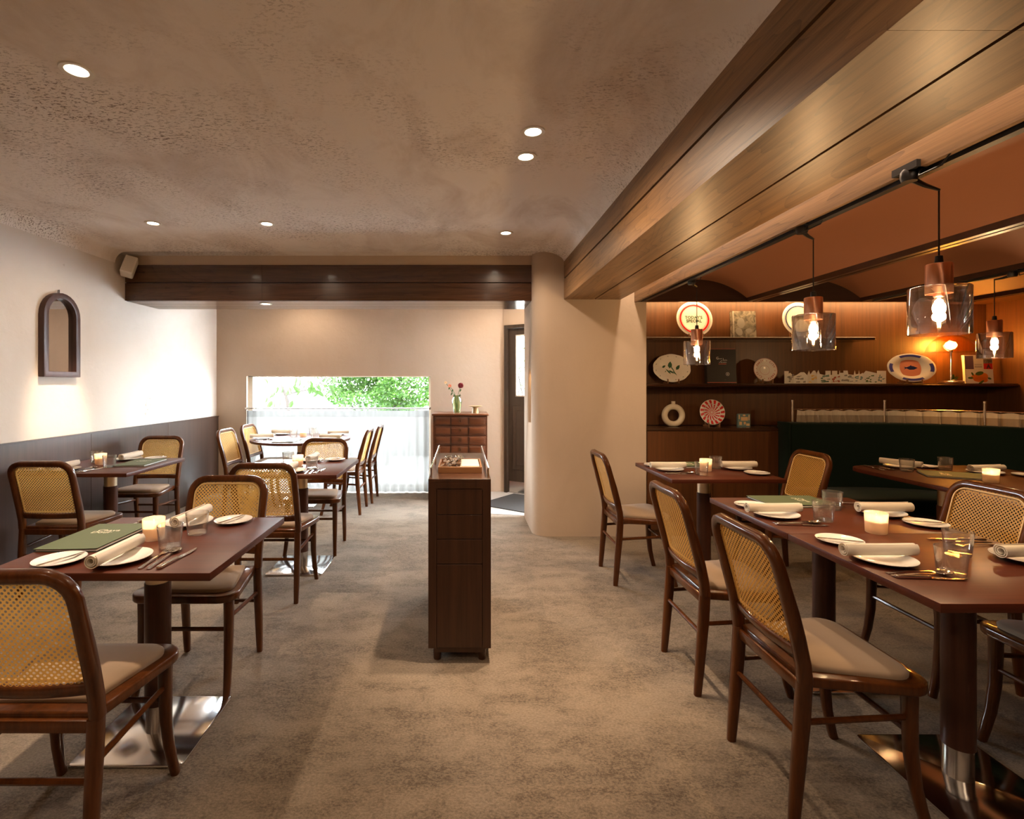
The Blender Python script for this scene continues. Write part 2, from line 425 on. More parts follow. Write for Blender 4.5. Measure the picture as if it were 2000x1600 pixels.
# window_1
wn = MB()
wn.box(wx0, wx0 + .055, YB + .06, YB + .14, 0, wz1); wn.box(wx1 - .03, wx1, YB + .06, YB + .14, 0, wz1)
wn.box(wx0, wx1, YB + .06, YB + .14, wz1 - .012, wz1 + .05); wn.box(wx0, wx1, YB + .06, YB + .14, 0, .03)
win = struct('window_1', wn, 'white_paint')
MB().box(wx0 + .05, wx1 - .025, YB + .095, YB + .101, .03, wz1 - .01).build('pane', 'window_glass', win)
# far beam
b1 = struct('trim_1', MB().box(XL, .66, 4.755, 5.245, 2.155, 2.47), 'dark_wood')
struct('trim_2', MB().box(XL, .70, 4.745, 5.26, 2.47, CZ + .02), 'plaster_smooth')
for x0, x1 in ((XL, -1.853), (-1.853, .655)):
    for z0, z1 in ((2.142, 2.3035), (2.3125, 2.472)):
        MB().box(x0 + .0006, x1 - .0006, 4.735, 4.757, z0, z1).build('plank', 'walnut_beam', b1)
for y0, y1 in ((4.757, 4.925), (4.931, 5.10), (5.106, 5.265)):
    MB().box(XL, .655, y0, y1, 2.140, 2.156).build('plank', 'walnut_beam', b1)
# pillar with an arched niche in its left face
px0, px1, py0, py1 = .640, 1.655, 4.60, 5.33
pil = struct('pillar', MB().prism(rrect(px0, px1, py0, py1, (.01, .04, .13, .005), 8), 0, 2.66), 'plaster_smooth', smooth=50)
cut = MB(); M = Matrix(((0, 0, 1, 0), (1, 0, 0, 0), (0, 1, 0, 0), (0, 0, 0, 1)))
arc = [(4.98, 1.0), (4.98, 1.42)] + [(4.87 + .11 * math.cos(R(a)), 1.42 + .11 * math.sin(R(a))) for a in range(15, 180, 15)] + [(4.76, 1.42), (4.76, 1.0)]
cut.prism(arc, .5, .86, M)
co = cut.build('cutter', 'plaster_smooth')
md = pil.modifiers.new('b', 'BOOLEAN'); md.object = co; md.operation = 'DIFFERENCE'
dg = bpy.context.evaluated_depsgraph_get(); nm = bpy.data.meshes.new_from_object(pil.evaluated_get(dg))
pil.modifiers.clear(); pil.data = nm; bpy.data.objects.remove(co)
lamp('POINT', 'niche_light', (.74, 4.87, 1.48), 2.5, (1, .62, .28), pil, size=.02)
# right beam: dark core, oak planks with open slots
BXL, BXR, BZ = .913, 1.424, 2.131
b2 = struct('trim_3', MB().box(BXL + .02, BXR - .02, -2.6, 4.6, BZ + .02, 2.7), 'dark_wood')
for y0, y1 in ((-2.6, .3), (.3, 2.536), (2.536, 4.6)):
    MB().box(BXL, BXL + .022, y0 + .0005, y1 - .0005, BZ + .0224, 2.309).build('plank', 'oak_beam', b2)
    MB().box(BXL, BXL + .022, y0 + .0005, y1 - .0005, 2.322, 2.476).build('plank', 'oak_beam', b2)
for x0, x1 in ((BXL, 1.178), (1.190, BXR)):
    for y0, y1 in ((-2.6, 1.1), (1.1, 4.6)):
        MB().box(x0, x1, y0 + .0005, y1 - .0005, BZ, BZ + .022).build('plank', 'oak_beam', b2)
MB().box(BXR - .022, BXR, -2.6, 4.6, BZ + .022, 2.42).build('plank', 'oak_beam', b2)
# light trough, fascia
f1 = struct('trim_4', MB().box(BXR - .02, 1.66, -2.6, 4.6, 2.46, 2.56), 'dark_wood')
MB().box(1.545, 1.566, -2.6, 4.6, 2.105, 2.46).build('fascia_board', 'oak_beam', f1)
led = tag(MB().box(1.43, 1.445, -2.0, 4.5, 2.40, 2.412).build('light_strip', 'led_glow'), 'warm light strip hidden in the slot beside the oak beam', 'light strip')
for yy in (-.6, 1.6, 3.6):
    lamp('AREA', 'strip_light', (1.46, yy, 2.43), K_LED_TROUGH, WARM, led, (0, R(-45), 0), sx=.04, sy=2.0)
# vaulted ceiling bays on the right
RIBS = (1.60, 2.60, 3.62, 4.57)
vt = MB()
for a, b_ in zip(RIBS[:-1], RIBS[1:]):
    x0, x1 = a + .045, b_ - .045; w = x1 - x0; rise = .165
    rad = (w * w / 4 + rise * rise) / (2 * rise); cx = (x0 + x1) / 2; cz = 2.145 + rise - rad
    half = math.asin(w / 2 / rad)
    vt.rings([[(cx + rad * math.sin(-half + 2 * half * k / 20), y, cz + rad * math.cos(-half + 2 * half * k / 20)) for k in range(21)] for y in (-2.6, 0, 2, 4.6)], closed=False, cap=False)
vt.box(1.55, 5.2, -2.6, 4.95, 2.5, 2.6)
cr = struct('ceiling_right', vt, 'vault_leather', smooth=60)
for x in RIBS:
    rb = MB().box(x - .046, x + .046, -2.6, 4.6, 2.128, 2.16).build('rib', 'dark_wood', cr)
    MB().box(x - .046, x - .008, -2.6, 4.6, 2.110, 2.128).build('rib_strip', 'dark_wood', rb)
    MB().box(x + .008, x + .046, -2.6, 4.6, 2.110, 2.128).build('rib_strip', 'dark_wood', rb)
MB().box(4.616, 5.05, -2.6, 4.95, 2.135, 2.16).build('soffit_panel', 'veneer_wood', cr)
# shelf wall recess
wr = struct('wall_shelves', MB().box(1.655, 5.05, 4.92, 5.0, 0, 2.6), 'dark_wood')
xs = (1.66, 2.62, 3.58, 4.54, 5.03)
for x0, x1 in zip(xs[:-1], xs[1:]):
    MB().box(x0 + .0008, x1 - .0008, 4.905, 4.922, .98, 2.45).build('panel', 'veneer_wood', wr)
hd = struct('trim_5', MB().box(1.56, 4.62, 4.60, 4.64, 2.112, 2.5), 'dark_wood')
MB().box(1.56, 4.60, 4.585, 4.602, 2.108, 2.125).build('edge_strip', 'shelf_wood', hd)
lh = tag(MB().box(1.70, 4.5, 4.645, 4.66, 2.13, 2.142).build('light_strip', 'led_glow'), 'warm light strip behind the header above the top shelf', 'light strip')
for x in (2.2, 3.1, 4.0):
    lamp('AREA', 'strip_light', (x, 4.69, 2.19), K_LED_SHELF, (1, .56, .22), lh, (R(48), 0, 0), sx=.9, sy=.05)
struct('wall_right', MB().box(5.02, 5.2, -2.6, 5.0, 0, 2.6), 'veneer_wood')
struct('wall_rear', MB().box(-3.4, 5.2, -2.75, -2.6, 0, 2.7), 'plaster_smooth')
# low cabinet below the shelves
cb = thing('low_cabinet', 'low brown veneered cabinet under the shelves beside the pillar', 'cabinet', (2.26, 4.75, 0))
MB().box(-.60, .58, -.135, .15, .0, .95).build('body', 'veneer_wood', cb)
MB().box(-.60, .58, -.15, .15, .95, .975).build('top', 'shelf_wood', cb, bevel=.002, seg=1)
for x0, x1 in ((-.598, -.012), (-.008, .578)): MB().box(x0, x1, -.15, -.136, .06, .945).build('door', 'veneer_wood', cb)
ps = tag(MB().box(2.87, 5.02, 4.78, 4.905, 0, .975).build('ledge', 'dark_wood'), 'dark wooden ledge running behind the green booth', 'ledge')
# wall shelves
s1 = thing('wall_shelf', 'short dark shelf with rounded end holding two big plates', 'shelf', (2.7, 4.77, 1.77))
MB().prism(rrect(-1.043, 1.047, -.15, .135, (.01, .005, .005, .03)), 0, .024).build('board', 'shelf_wood', s1, bevel=.002, seg=1)
MB().tube([(-1.04, -.151, .012), (1.02, -.151, .012)], .008, 8).build('nosing', 'bronze', s1)
s2 = thing('wall_shelf', 'long dark shelf with metal nosing holding the lamp and fish platter', 'shelf', (3.33, 4.77, 1.345))
MB().box(-1.67, 1.69, -.15, .135, 0, .030).build('board', 'shelf_wood', s2, bevel=.002, seg=1)
MB().tube([(-1.67, -.151, .012), (1.69, -.151, .012)], .010, 8).build('nosing', 'bronze', s2)

# ------------------------------------------------------------------ downlights
def downlight(x, y, label, z=CZ, tilt=(0, 0), k=1.0, cone=48):
    t = thing('downlight', label, 'downlight', (x, y, z), group='recessed downlights')
    MB().lathe([(.036, .02), (.040, -.004), (.056, -.006), (.058, .0), (.058, .02)], 24, loop=True).build('trim_ring', 'white_paint', t)
    MB().lathe([(.0, -.0025), (.037, -.0025)], 20).build('lens', 'lens_glow', t)
    lamp('SPOT', 'beam', (0, 0, -.012), K_SPOT * k, WARM, t, (tilt[0], tilt[1], 0), .025, cone, .9)
    lamp('SPOT', 'spill', (0, 0, -.012), K_SPILL * min(k, .7 if k > 1 else 1), WARM, t, (0, 0, 0), .03, 160, .6)
downlight(-1.46, 1.938, 'recessed downlight nearest the camera, over the nearest left table')
downlight(.333, 2.41, 'nearer of the close pair of downlights in the ceiling centre')
downlight(.332, 2.676, 'farther of the close pair of downlights in the ceiling centre')
downlight(-2.285, 3.783, 'downlight closest to the left wall, above the mirror', tilt=(R(6), R(30)), cone=27, k=1.9)
downlight(-1.45, 3.796, 'downlight over the middle table, in front of the walnut beam')
downlight(.342, 4.027, 'downlight beside the oak beam, just before the pillar')
downlight(-1.88, 4.90, 'small downlight set into the underside of the walnut beam', z=2.139, k=.3)
downlight(-1.95, 5.95, 'downlight behind the walnut beam, washing the wall above the window', k=.8)
downlight(.40, 5.85, 'downlight behind the walnut beam, above the drawer chest', k=.8)
downlight(-1.46, .20, 'downlight in the left ceiling row behind the viewer')
downlight(.333, .40, 'downlight in the aisle ceiling row behind the viewer')
downlight(-.6, -1.3, 'downlight at the rear of the plaster ceiling')

# ------------------------------------------------------------------ wall mirror, speaker
mr = thing('wall_mirror', 'arched mirror in a dark wooden frame hung on the left plaster wall', 'mirror', (XL, 3.945, 1.425))
def arch(w, h, n=14): return [(-w, 0), (w, 0)] + [(w * math.cos(PI * k / n), h - w + w * math.sin(PI * k / n)) for k in range(n + 1)]
MY = Matrix(((0, 0, 1, 0), (1, 0, 0, 0), (0, 1, 0, 0), (0, 0, 0, 1)))
def arch_ring(mb, wo, ho, wi, hi, b, d):
    o = arch(wo, ho); i = [(x, z + b) for x, z in arch(wi, hi)]
    n = len(o); vs = [(d0, y, z) for d0 in (0.001, d) for (y, z) in o] + [(d0, y, z) for d0 in (.001, d) for (y, z) in i]
    fs = []
    for k in range(n):
        l = (k + 1) % n
        fs += [(k, l, n + l, n + k), (2 * n + k, 3 * n + k, 3 * n + l, 2 * n + l), (n + k, n + l, 3 * n + l, 3 * n + k), (k, 2 * n + k, 2 * n + l, l)]
    mb.add(vs, fs)
fr = MB(); arch_ring(fr, .18, .645, .135, .56, .042, .045)
fr.build('frame', 'mirror_wood', mr, bevel=.003, seg=2)
gm = MB(); gm.prism([(y, z + .04) for y, z in arch(.137, .565)], .006, .012, MY); gm.build('glass', 'mirror_glass', mr)
MB().tube([(.01, -.006, .64), (.012, -.008, .668), (.012, .004, .672), (.01, .006, .64)], .003, 6).build('hook', 'black_metal', mr)
sp = thing('speaker', 'small white loudspeaker mounted above the left end of the walnut beam', 'speaker', (-3.03, 4.66, 2.44), (R(-18), R(14), R(25)))
MB().box(-.05, .05, -.06, .05, -.095, .085).build('cabinet', 'white_paint', sp, bevel=.012, seg=3)
MB().box(-.043, .043, -.064, -.058, -.085, .075).build('grille', 'white_paint', sp, bevel=.002, seg=1)
MB().tube([(0, .05, .02), (-.02, .075, .06), (-.03, .09, .10)], .008, 8).build('bracket', 'white_paint', sp)

# ------------------------------------------------------------------ window curtain
cr_ = thing('curtain_rod', 'thin steel rod across the low window', 'curtain rod', (-1.57, 6.46, 1.062))
MB().tube([(-1.17, 0, 0), (1.17, 0, 0)], .008, 10).build('rod', 'brushed_steel', cr_)
for x in (-1.16, 1.16): MB().box(x - .012, x + .012, -.012, .04, -.015, .015).build('bracket', 'brushed_steel', cr_, bevel=.003, seg=1)
cu = thing('cafe_curtain', 'sheer white half curtain hanging from rod over the window', 'curtain', (-1.57, 6.46, 0))
def curtain_sheet(x0, x1, z0, z1, amp, per, n, ph=0, y=0, rows=4):
    mb = MB(); rs = []
    for r in range(rows + 1):
        z = z1 + (z0 - z1) * r / rows; a = amp * (.45 + .55 * r / rows)
        rs.append([(x0 + (x1 - x0) * k / n, y + a * math.sin(2 * PI * (x0 + (x1 - x0) * k / n) / per + ph) + a * .5 * math.sin(7.3 * (x0 + (x1 - x0) * k / n) + r * .25 + ph), z) for k in range(n + 1)])
    return mb.rings(rs, closed=False, cap=False)
curtain_sheet(-1.15, 1.15, .012, .956, .020, .105, 260).build('cloth', 'sheer', cu, smooth=180)
curtain_sheet(-1.15, 1.15, .955, 1.035, .012, .105, 260, rows=1).build('heading_band', 'sheer_band', cu, smooth=180)
for k in range(20):
    x = -1.13 + k * 2.26 / 19
    MB().tube([(x + .012 * math.cos(t * PI / 4), 0, .006 + 1.056 + .014 * math.sin(t * PI / 4)) for t in range(8)], .0016, 4, loop=True).build('ring', 'brushed_steel', cu)

# ------------------------------------------------------------------ chairs
def sect(p, T, n, wx, wy):
    T = Vector(T).normalized(); n = Vector(n); n = (n - T * n.dot(T)).normalized(); s = T.cross(n)
    p = Vector(p); out = []
    for k in range(12):
        a = 2 * PI * k / 12; c, d = math.cos(a), math.sin(a)
        c = math.copysign(abs(c) ** .55, c); d = math.copysign(abs(d) ** .55, d)
        out.append(p + s * c * wx / 2 + n * d * wy / 2)
    return out
def sweep(mb, pts, ns, ws):
    rs = []
    for i, p in enumerate(pts):
        a = Vector(pts[max(0, i - 1)]); b = Vector(pts[min(len(pts) - 1, i + 1)])
        rs.append(sect(p, b - a, ns[i], *ws[i]))
    return mb.rings(rs)
def make_chair():
    t = thing('cane_chair', 'chair', 'chair')
    def back_y(z):
        P = [(0, -.20), (.22, -.183), (.42, -.166), (.52, -.175), (.65, -.208), (.89, -.275), (1, -.305)]
        for (z0, y0), (z1, y1) in zip(P, P[1:]):
            if z <= z1: return y0 + (y1 - y0) * (z - z0) / (z1 - z0)
    LX = .190
    fr_n = Vector((0, 1, .26)).normalized()
    for s in (-1, 1):
        zs = [0, .06, .2, .32, .44]
        mb = MB(); sweep(mb, [(s * (LX - .004), back_y(z), z) for z in zs], [Vector((0, 1, .0))] * 5, [(.026, .030), (.030, .034), (.034, .040), (.036, .044), (.036, .044)])
        mb.build('leg', 'chair_wood', t, smooth=50)
    # bent back frame: up one side, round the top, down the other
    pts, ns, ws = [], [], []
    rr = .075; top = .872
    for z in (.44, .50, .58, .66, .74, top - rr): pts.append((LX, back_y(z), z)); ws.append((.034, .042) if z < .7 else (.034, .036))
    for k in range(1, 6):
        a = R(90 * k / 6); z = top - rr + rr * math.sin(a); pts.append((LX - rr + rr * math.cos(a), back_y(z), z)); ws.append((.035, .034))
    for x in (LX - rr, .06, 0): pts.append((x, back_y(top) - .004 * (1 - (x / .115) ** 2), top)); ws.append((.036, .034))
    m = len(pts)
    pts = pts + [(-x, y, z) for x, y, z in reversed(pts[:-1])]; ws = ws + list(reversed(ws[:-1]))
    ns = [Vector((0, 1, .05)) if z < .5 else fr_n for _, _, z in pts]
    mb = MB(); sweep(mb, pts, ns, ws); mb.build('back_frame', 'chair_wood', t, smooth=50)
    def bow(x, z): return -.022 * (1 - (x / .18) ** 2) * max(0, min(1, (.86 - z) / .3)) 
    def bs(x, z): return Vector((x, back_y(z) + .004 + bow(x, z), z))
    # lower rail of the cane panel
    mb = MB(); P = [bs(x, .525) for x in (-.178, -.12, -.06, 0, .06, .12, .178)]
    sweep(mb, P, [fr_n] * 7, [(.036, .022)] * 7); mb.build('lower_rail', 'chair_wood', t, smooth=50)
    mb = MB().box(-.172, .172, -.180, -.158, .400, .436); mb.build('rear_apron', 'chair_wood', t, bevel=.004)
    # woven cane: real holes on a diagonal lattice
    mb = MB(); p = .0124; h = p * .315
    for i in range(-36, 37):
        for j in range(-36, 37):
            u = (i - j) * p / math.sqrt(2); v = (i + j) * p / math.sqrt(2)
            x, z = u, .698 + v
            if abs(x) > .178 or z < .546 or z > .862: continue
            q = p / math.sqrt(2)
            oc = [(q, 0), (q / 2, q / 2), (0, q), (-q / 2, q / 2), (-q, 0), (-q / 2, -q / 2), (0, -q), (q / 2, -q / 2)]
            ic = [(h * math.cos(PI * k / 4), h * math.sin(PI * k / 4)) for k in range(8)]
            vs = [bs(x + a, z + b) for a, b in oc] + [bs(x + a, z + b) for a, b in ic]
            mb.add(vs, [(k, (k + 1) % 8, 8 + (k + 1) % 8, 8 + k) for k in range(8)])
    mb.build('cane_panel', 'cane', t, smooth=180)
    mb = MB(); loop = [bs(x, z) + Vector((0, .005, 0)) for x, z in rrect(-.168, .168, .550, .850, (.055, .055, .02, .02), 6)]
    mb.tube(loop, .0045, 6, loop=True); mb.build('cane_trim', 'cane_light', t, smooth=60)
    # seat
    def seat_poly(i):
        P = []
        x1, x0, y0, y1, r = .232 - i, .180 - i, -.165 + i * 1.2, .218 - i, .07 - i * .3
        P += [(-x0, y0), (x0, y0)]
        for k in range(7):
            a = R(-10 + 100 * k / 6); P.append((x1 - r + r * math.cos(a), y1 - r + r * math.sin(a)))
        for k in range(7):
            a = R(90 + 100 * k / 6); P.append((-x1 + r + r * math.cos(a), y1 - r + r * math.sin(a)))
        return P
    mb = MB().prism(seat_poly(0), .418, .452); mb.build('seat_frame', 'chair_wood', t, bevel=.008, seg=3, smooth=50)
    mb = MB(); rs = []
    for i, z in ((.036, .448), (.034, .462), (.042, .471), (.075, .478), (.12, .481)): rs.append([(x, y, z) for x, y in seat_poly(i)])
    mb.rings(rs); mb.build('seat_cushion', 'cushion', t, smooth=60)
    for s in (-1, 1):
        pts = [(s * .190, .158, .42), (s * .190, .158, .33), (s * .190, .162, .22), (s * .193, .174, .12), (s * .197, .190, .05), (s * .200, .204, 0)]
        mb = MB(); sweep(mb, pts, [Vector((0, 1, 0))] * 6, [(.040, .040), (.038, .038), (.035, .035), (.031, .032), (.028, .030), (.026, .030)])
        mb.build('leg', 'chair_wood', t, smooth=50)
        MB().tube([(s * .186, -.178, .315), (s * .190, .158, .335)], .0095, 8).build('stretcher', 'chair_wood', t)
    MB().tube([(-.186, -.180, .268), (.186, -.180, .268)], .0095, 8).build('stretcher', 'chair_wood', t)
    MB().tube([(-.19, .160, .285), (.19, .160, .285)], .0095, 8).build('stretcher', 'chair_wood', t)
    return t
chair = make_chair()
CH = [
 (-1.21, 1.600, 0, 'cane-backed chair seen from behind at the nearest left table, cut by the frame'),
 (-1.226, 2.43, 180, 'cane-backed chair facing the camera behind the nearest left table'),
 (-1.225, 3.40, 0, 'cane-backed chair seen from behind, before the middle square table'),
 (-1.215, 4.28, 180, 'cane-backed chair facing the camera between the middle table and round table'),
 (-2.645, 3.47, 0, 'cane-backed chair seen from behind at the table by the wall panelling'),
 (-2.79, 4.50, 180, 'cane-backed chair facing the camera at the table by the wall panelling'),
 (-2.28, 5.50, -90, 'pale backlit cane chair nearest the wall panelling at the round table'),
 (-2.30, 6.12, -90, 'pale backlit cane chair beside the window at the round table'),
 (-1.27, 5.54, 90, 'dark silhouetted chair on the aisle side of the round table, nearer one'),
 (-1.235, 6.06, 90, 'dark silhouetted chair on the aisle side of the round table, by curtain'),
 (1.235, 1.785, -90, 'nearest walnut cane chair with beige seat at the pendant-lit double table'),
 (1.235, 2.44, -90, 'second walnut cane chair along the aisle side of the double table'),
 (1.24, 3.665, -90, 'walnut cane chair on the aisle side of the table by the pillar'),
 (2.24, 3.67, 90, 'walnut cane chair facing the aisle at the table by the pillar'),
 (2.26, 2.44, 90, 'cane chair facing the aisle behind the double table, its cane lit'),
 (2.20, 1.77, 90, 'chair with dark seat half out of frame under the double table'),
]
for i, (x, y, a, lab) in enumerate(CH):
    place(chair, i, (x, y, 0), R(a), lab, 'cane-backed dining chairs')

# ------------------------------------------------------------------ tables
def table(name, label, poly, cx, cy, pole=((0, 0),), bevel=.002):
    t = thing(name, label, 'table', (cx, cy, 0), group='dining tables')
    MB().prism([(x - cx, y - cy) for x, y in poly], .723, .75).build('tabletop', 'table_wood', t, bevel=bevel, seg=2)
    for x, y in pole:
        MB().prism(rrect(x - .205, x + .205, y - .205, y + .205, .02, 4), .0, .010).build('base_plate', 'chrome', t, bevel=.003, seg=2)
        MB().lathe([(.043, .01), (.043, .118)], 28, (x, y, 0)).build('lower_collar', 'brushed_steel', t)
        MB().lathe([(.047, .114), (.047, .59)], 28, (x, y, 0)).build('pole', 'pole_wood', t)
        MB().lathe([(.043, .585), (.043, .7225)], 28, (x, y, 0)).build('upper_collar', 'brass', t)
    return t
def rect(x0, x1, y0, y1): return [(x0, y0), (x1, y0), (x1, y1), (x0, y1)]
table('dining_table', 'square mahogany table nearest the camera, left of the aisle', rect(-1.585, -.829, 1.682, 2.385), -1.207, 2.03)
table('dining_table', 'square mahogany table pushed up to the wall panelling below the mirror', rect(-3.075, -2.33, 3.552, 4.30), -2.70, 3.93)
table('dining_table', 'middle square table between the nearest left table and the round table', rect(-1.60, -.857, 3.492, 4.228), -1.21, 3.86)
table('dining_table', 'front half of the double table under the pendants', rect(1.352, 2.105, 1.447, 2.127), 1.73, 1.787)
table('dining_table', 'back half of the double table under the pendants', rect(1.352, 2.105, 2.130, 2.80), 1.74, 2.465)
table('dining_table', 'square table by the plaster pillar under the smallest pendant', rect(1.365, 2.115, 3.333, 4.040), 1.74, 3.69)
table('round_table', 'round table with dark edge in front of the curtained window', [(-1.85 + .55 * math.cos(2 * PI * k / 56), 5.88 + .55 * math.sin(2 * PI * k / 56)) for k in range(56)], -1.85, 5.88, bevel=.004)
table('booth_table', 'long rounded table in the green booth', rrect(2.90, 3.98, 2.42, 3.91, .16, 8), 3.4, 3.2, ((-.30, .08), (.28, -.3)))

# ------------------------------------------------------------------ tableware prototypes
def lathe_thing(mb_list, name, label, cat): 
    t = thing(name, label, cat)
    for n, prof, mat, seg in mb_list: MB().lathe(prof, seg).build(n, mat, t, smooth=50)
    return t
def plate_prof(r, h, rim=.35):
    return [(0, .004), (r * .55, .004), (r * .62, .006), (r * .98, h), (r, h + .0015), (r, h), (r * .64, .001), (r * .5, 0), (0, 0)]
p_plate = tag(MB().lathe(plate_prof(.098, .016), 36).build('dinner_plate', 'porcelain', smooth=50), 'plate', 'plate')
p_side = tag(MB().lathe(plate_prof(.080, .013), 32).build('side_plate', 'porcelain', smooth=50), 'plate', 'plate')
def make_napkin():
    mb = MB(); n = 44; turns = 2.4; out_, in_ = [], []
    for k in range(n + 1):
        a = 2 * PI * turns * k / n - PI * .5; r = .009 + .0155 * k / n
        out_.append((r * math.cos(a), r * math.sin(a))); in_.append(((r - .0022) * math.cos(a), (r - .0022) * math.sin(a)))
    poly = out_ + in_[::-1]; m = len(poly); L = .125
    rs = []
    for y, sc in ((-L, 1.06), (-L * .6, 1.0), (0, .98), (L * .6, 1.0), (L, 1.04)): rs.append([(x * sc, y, z * sc + .0245) for x, z in poly])
    vs = [p for r in rs for p in r]; fs = []
    for i in range(4):
        for k in range(m):
            l = (k + 1) % m; fs.append((i * m + k, i * m + l, (i + 1) * m + l, (i + 1) * m + k))
    for k in range(n):
        fs.append((k, k + 1, m - 2 - k, m - 1 - k)); q = 4 * m; fs.append((q + k, q + m - 1 - k, q + m - 2 - k, q + k + 1))
    mb.add(vs, fs)
    o = mb.build('rolled_napkin', 'linen', smooth=50)
    return tag(o, 'napkin', 'napkin')
p_nap = make_napkin()
def strip(mb, pts, w, th):
    rs = [[(x - w[i] / 2, y, z - th / 2), (x + w[i] / 2, y, z - th / 2), (x + w[i] / 2, y, z + th / 2), (x - w[i] / 2, y, z + th / 2)] for i, (x, y, z) in enumerate(pts)]
    return mb.rings(rs)
def make_fork():
    t = thing('fork', 'fork', 'fork')
    mb = MB(); strip(mb, [(0, -.1, .003), (0, -.09, .003), (0, -.02, .007), (0, .04, .005), (0, .052, .004)], [.012, .015, .007, .006, .018], .0028); mb.build('handle', 'silver', t, smooth=40)
    mb = MB(); strip(mb, [(0, .05, .004), (0, .06, .003), (0, .072, .003)], [.016, .023, .023], .0022)
    for x in (-.0098, -.0033, .0033, .0098): strip(mb, [(x, .07, .003), (x, .10, .004), (x, .112, .008)], [.0038, .0034, .002], .002)
    mb.build('tines', 'silver', t, smooth=40); return t
def make_spoon():
    t = thing('spoon', 'spoon', 'spoon')
    mb = MB(); strip(mb, [(0, -.1, .003), (0, -.09, .003), (0, -.02, .007), (0, .04, .006), (0, .055, .006)], [.012, .015, .007, .006, .010], .0028); mb.build('handle', 'silver', t, smooth=40)
    mb = MB(); rs = []
    for i in range(7):
        q = i / 6; rs.append([(.019 * q * math.cos(a * PI / 8), .080 + .029 * q * math.sin(a * PI / 8), .0015 + .009 * q * q) for a in range(16)])
    for i in range(6, -1, -1):
        q = i / 6; rs.append([(.0185 * q * math.cos(a * PI / 8), .080 + .0285 * q * math.sin(a * PI / 8), .0028 + .0085 * q * q) for a in range(16)])
    mb.rings(rs, cap=False); mb.build('bowl', 'silver', t, smooth=60); return t
def make_knife():
    t = thing('table_knife', 'knife', 'knife')
    mb = MB(); strip(mb, [(0, -.105, .006), (0, -.10, .006), (0, -.06, .006), (0, -.01, .006), (0, 0, .006)], [.010, .018, .015, .013, .010], .009); mb.build('handle', 'silver', t, bevel=.002, smooth=40)
    mb = MB(); mb.prism([(-.007, 0), (.007, 0), (.009, .05), (.007, .09), (-.004, .115), (-.008, .105)], .003, .0048); mb.build('blade', 'silver', t, smooth=0); return t
p_fork, p_spoon, p_knife = make_fork(), make_spoon(), make_knife()
def make_butter_knife():
    t = thing('butter_knife', 'knife', 'knife')
    mb = MB(); strip(mb, [(0, -.08, .003), (0, -.07, .003), (0, 0, .003)], [.010, .012, .008], .005); mb.build('handle', 'silver', t, bevel=.001, smooth=40)
    mb = MB(); mb.prism([(-.005, 0), (.005, 0), (.009, .03), (.006, .07), (-.005, .08)], .002, .0036); mb.build('blade', 'silver', t, smooth=0); return t
p_butter = make_butter_knife()
def make_glass():
    o = MB().lathe([(0, .0), (.036, 0), (.038, .004), (.045, .088), (.0435, .089), (.0365, .010), (0, .008)], 32).build('water_glass', 'clear_glass', smooth=50)
    return tag(o, 'glass', 'glass')
p_glass = make_glass()
def make_candle():
    t = thing('votive_candle', 'candle', 'candle')
    MB().lathe([(0, 0), (.036, 0), (.038, .003), (.041, .085), (.0395, .085), (.0365, .012), (0, .010)], 32).build('frosted_cup', 'frosted_glass', t, smooth=50)
    MB().lathe([(0, .012), (.0355, .012), (.0370, .050), (.030, .049), (0, .049)], 24).build('wax', 'wax', t, smooth=50)
    MB().tube([(0, 0, .049), (.001, 0, .058)], .001, 5).build('wick', 'black_metal', t)
    MB().lathe([(0, .055), (.0035, .059), (.0042, .064), (.002, .073), (0, .080)], 10).build('flame', 'flame_glow', t, smooth=60)
    lamp('POINT', 'candle_light', (0, 0, .068), K_CAND, (1, .52, .20), t, size=.006)
    return t
p_candle = make_candle()
def make_menu():
    t = thing('menu_folder', 'menu', 'menu')
    MB().box(-.1175, .1175, -.172, .172, 0, .0022).build('back_cover', 'menu_dark', t)
    mb = MB(); rs = []
    MB().box(-.112, .112, -.167, .167, .0024, .0085).build('pages', 'paper_white', t)
    mb = MB(); rs = []
    for x, z in ((-.1175, .0090), (-.06, .0092), (0, .0096), (.06, .0108), (.1175, .013)): rs.append([(x, -.172, z), (x, .172, z), (x, .172, z + .002), (x, -.172, z + .002)])
    mb.rings(rs); mb.build('front_cover', 'menu_cloth', t, smooth=30)
    mb = MB(); mb.text('Chava', .036, Matrix.Translation((0, .066, .0078)), 1.05, .0006); mb.text('Dour', .036, Matrix.Translation((-.014, .040, .0078)), 1.05, .0006)
    # follow the gently lifted cover
    mb.v = [(x, y, z + .0045 + max(0, x) ** 2 * .30) for x, y, z in mb.v]
    mb.build('lettering', 'gold_print', t, smooth=0)
    return t
p_menu = make_menu()
USED = {}
def put(proto, x, y, z, rz, label, group):
    o = place(proto, USED.get(proto.name.split('.')[0] if False else id(proto)), (x, y, z), rz, label, group); USED[id(proto)] = 1; return o
TZ = .7502
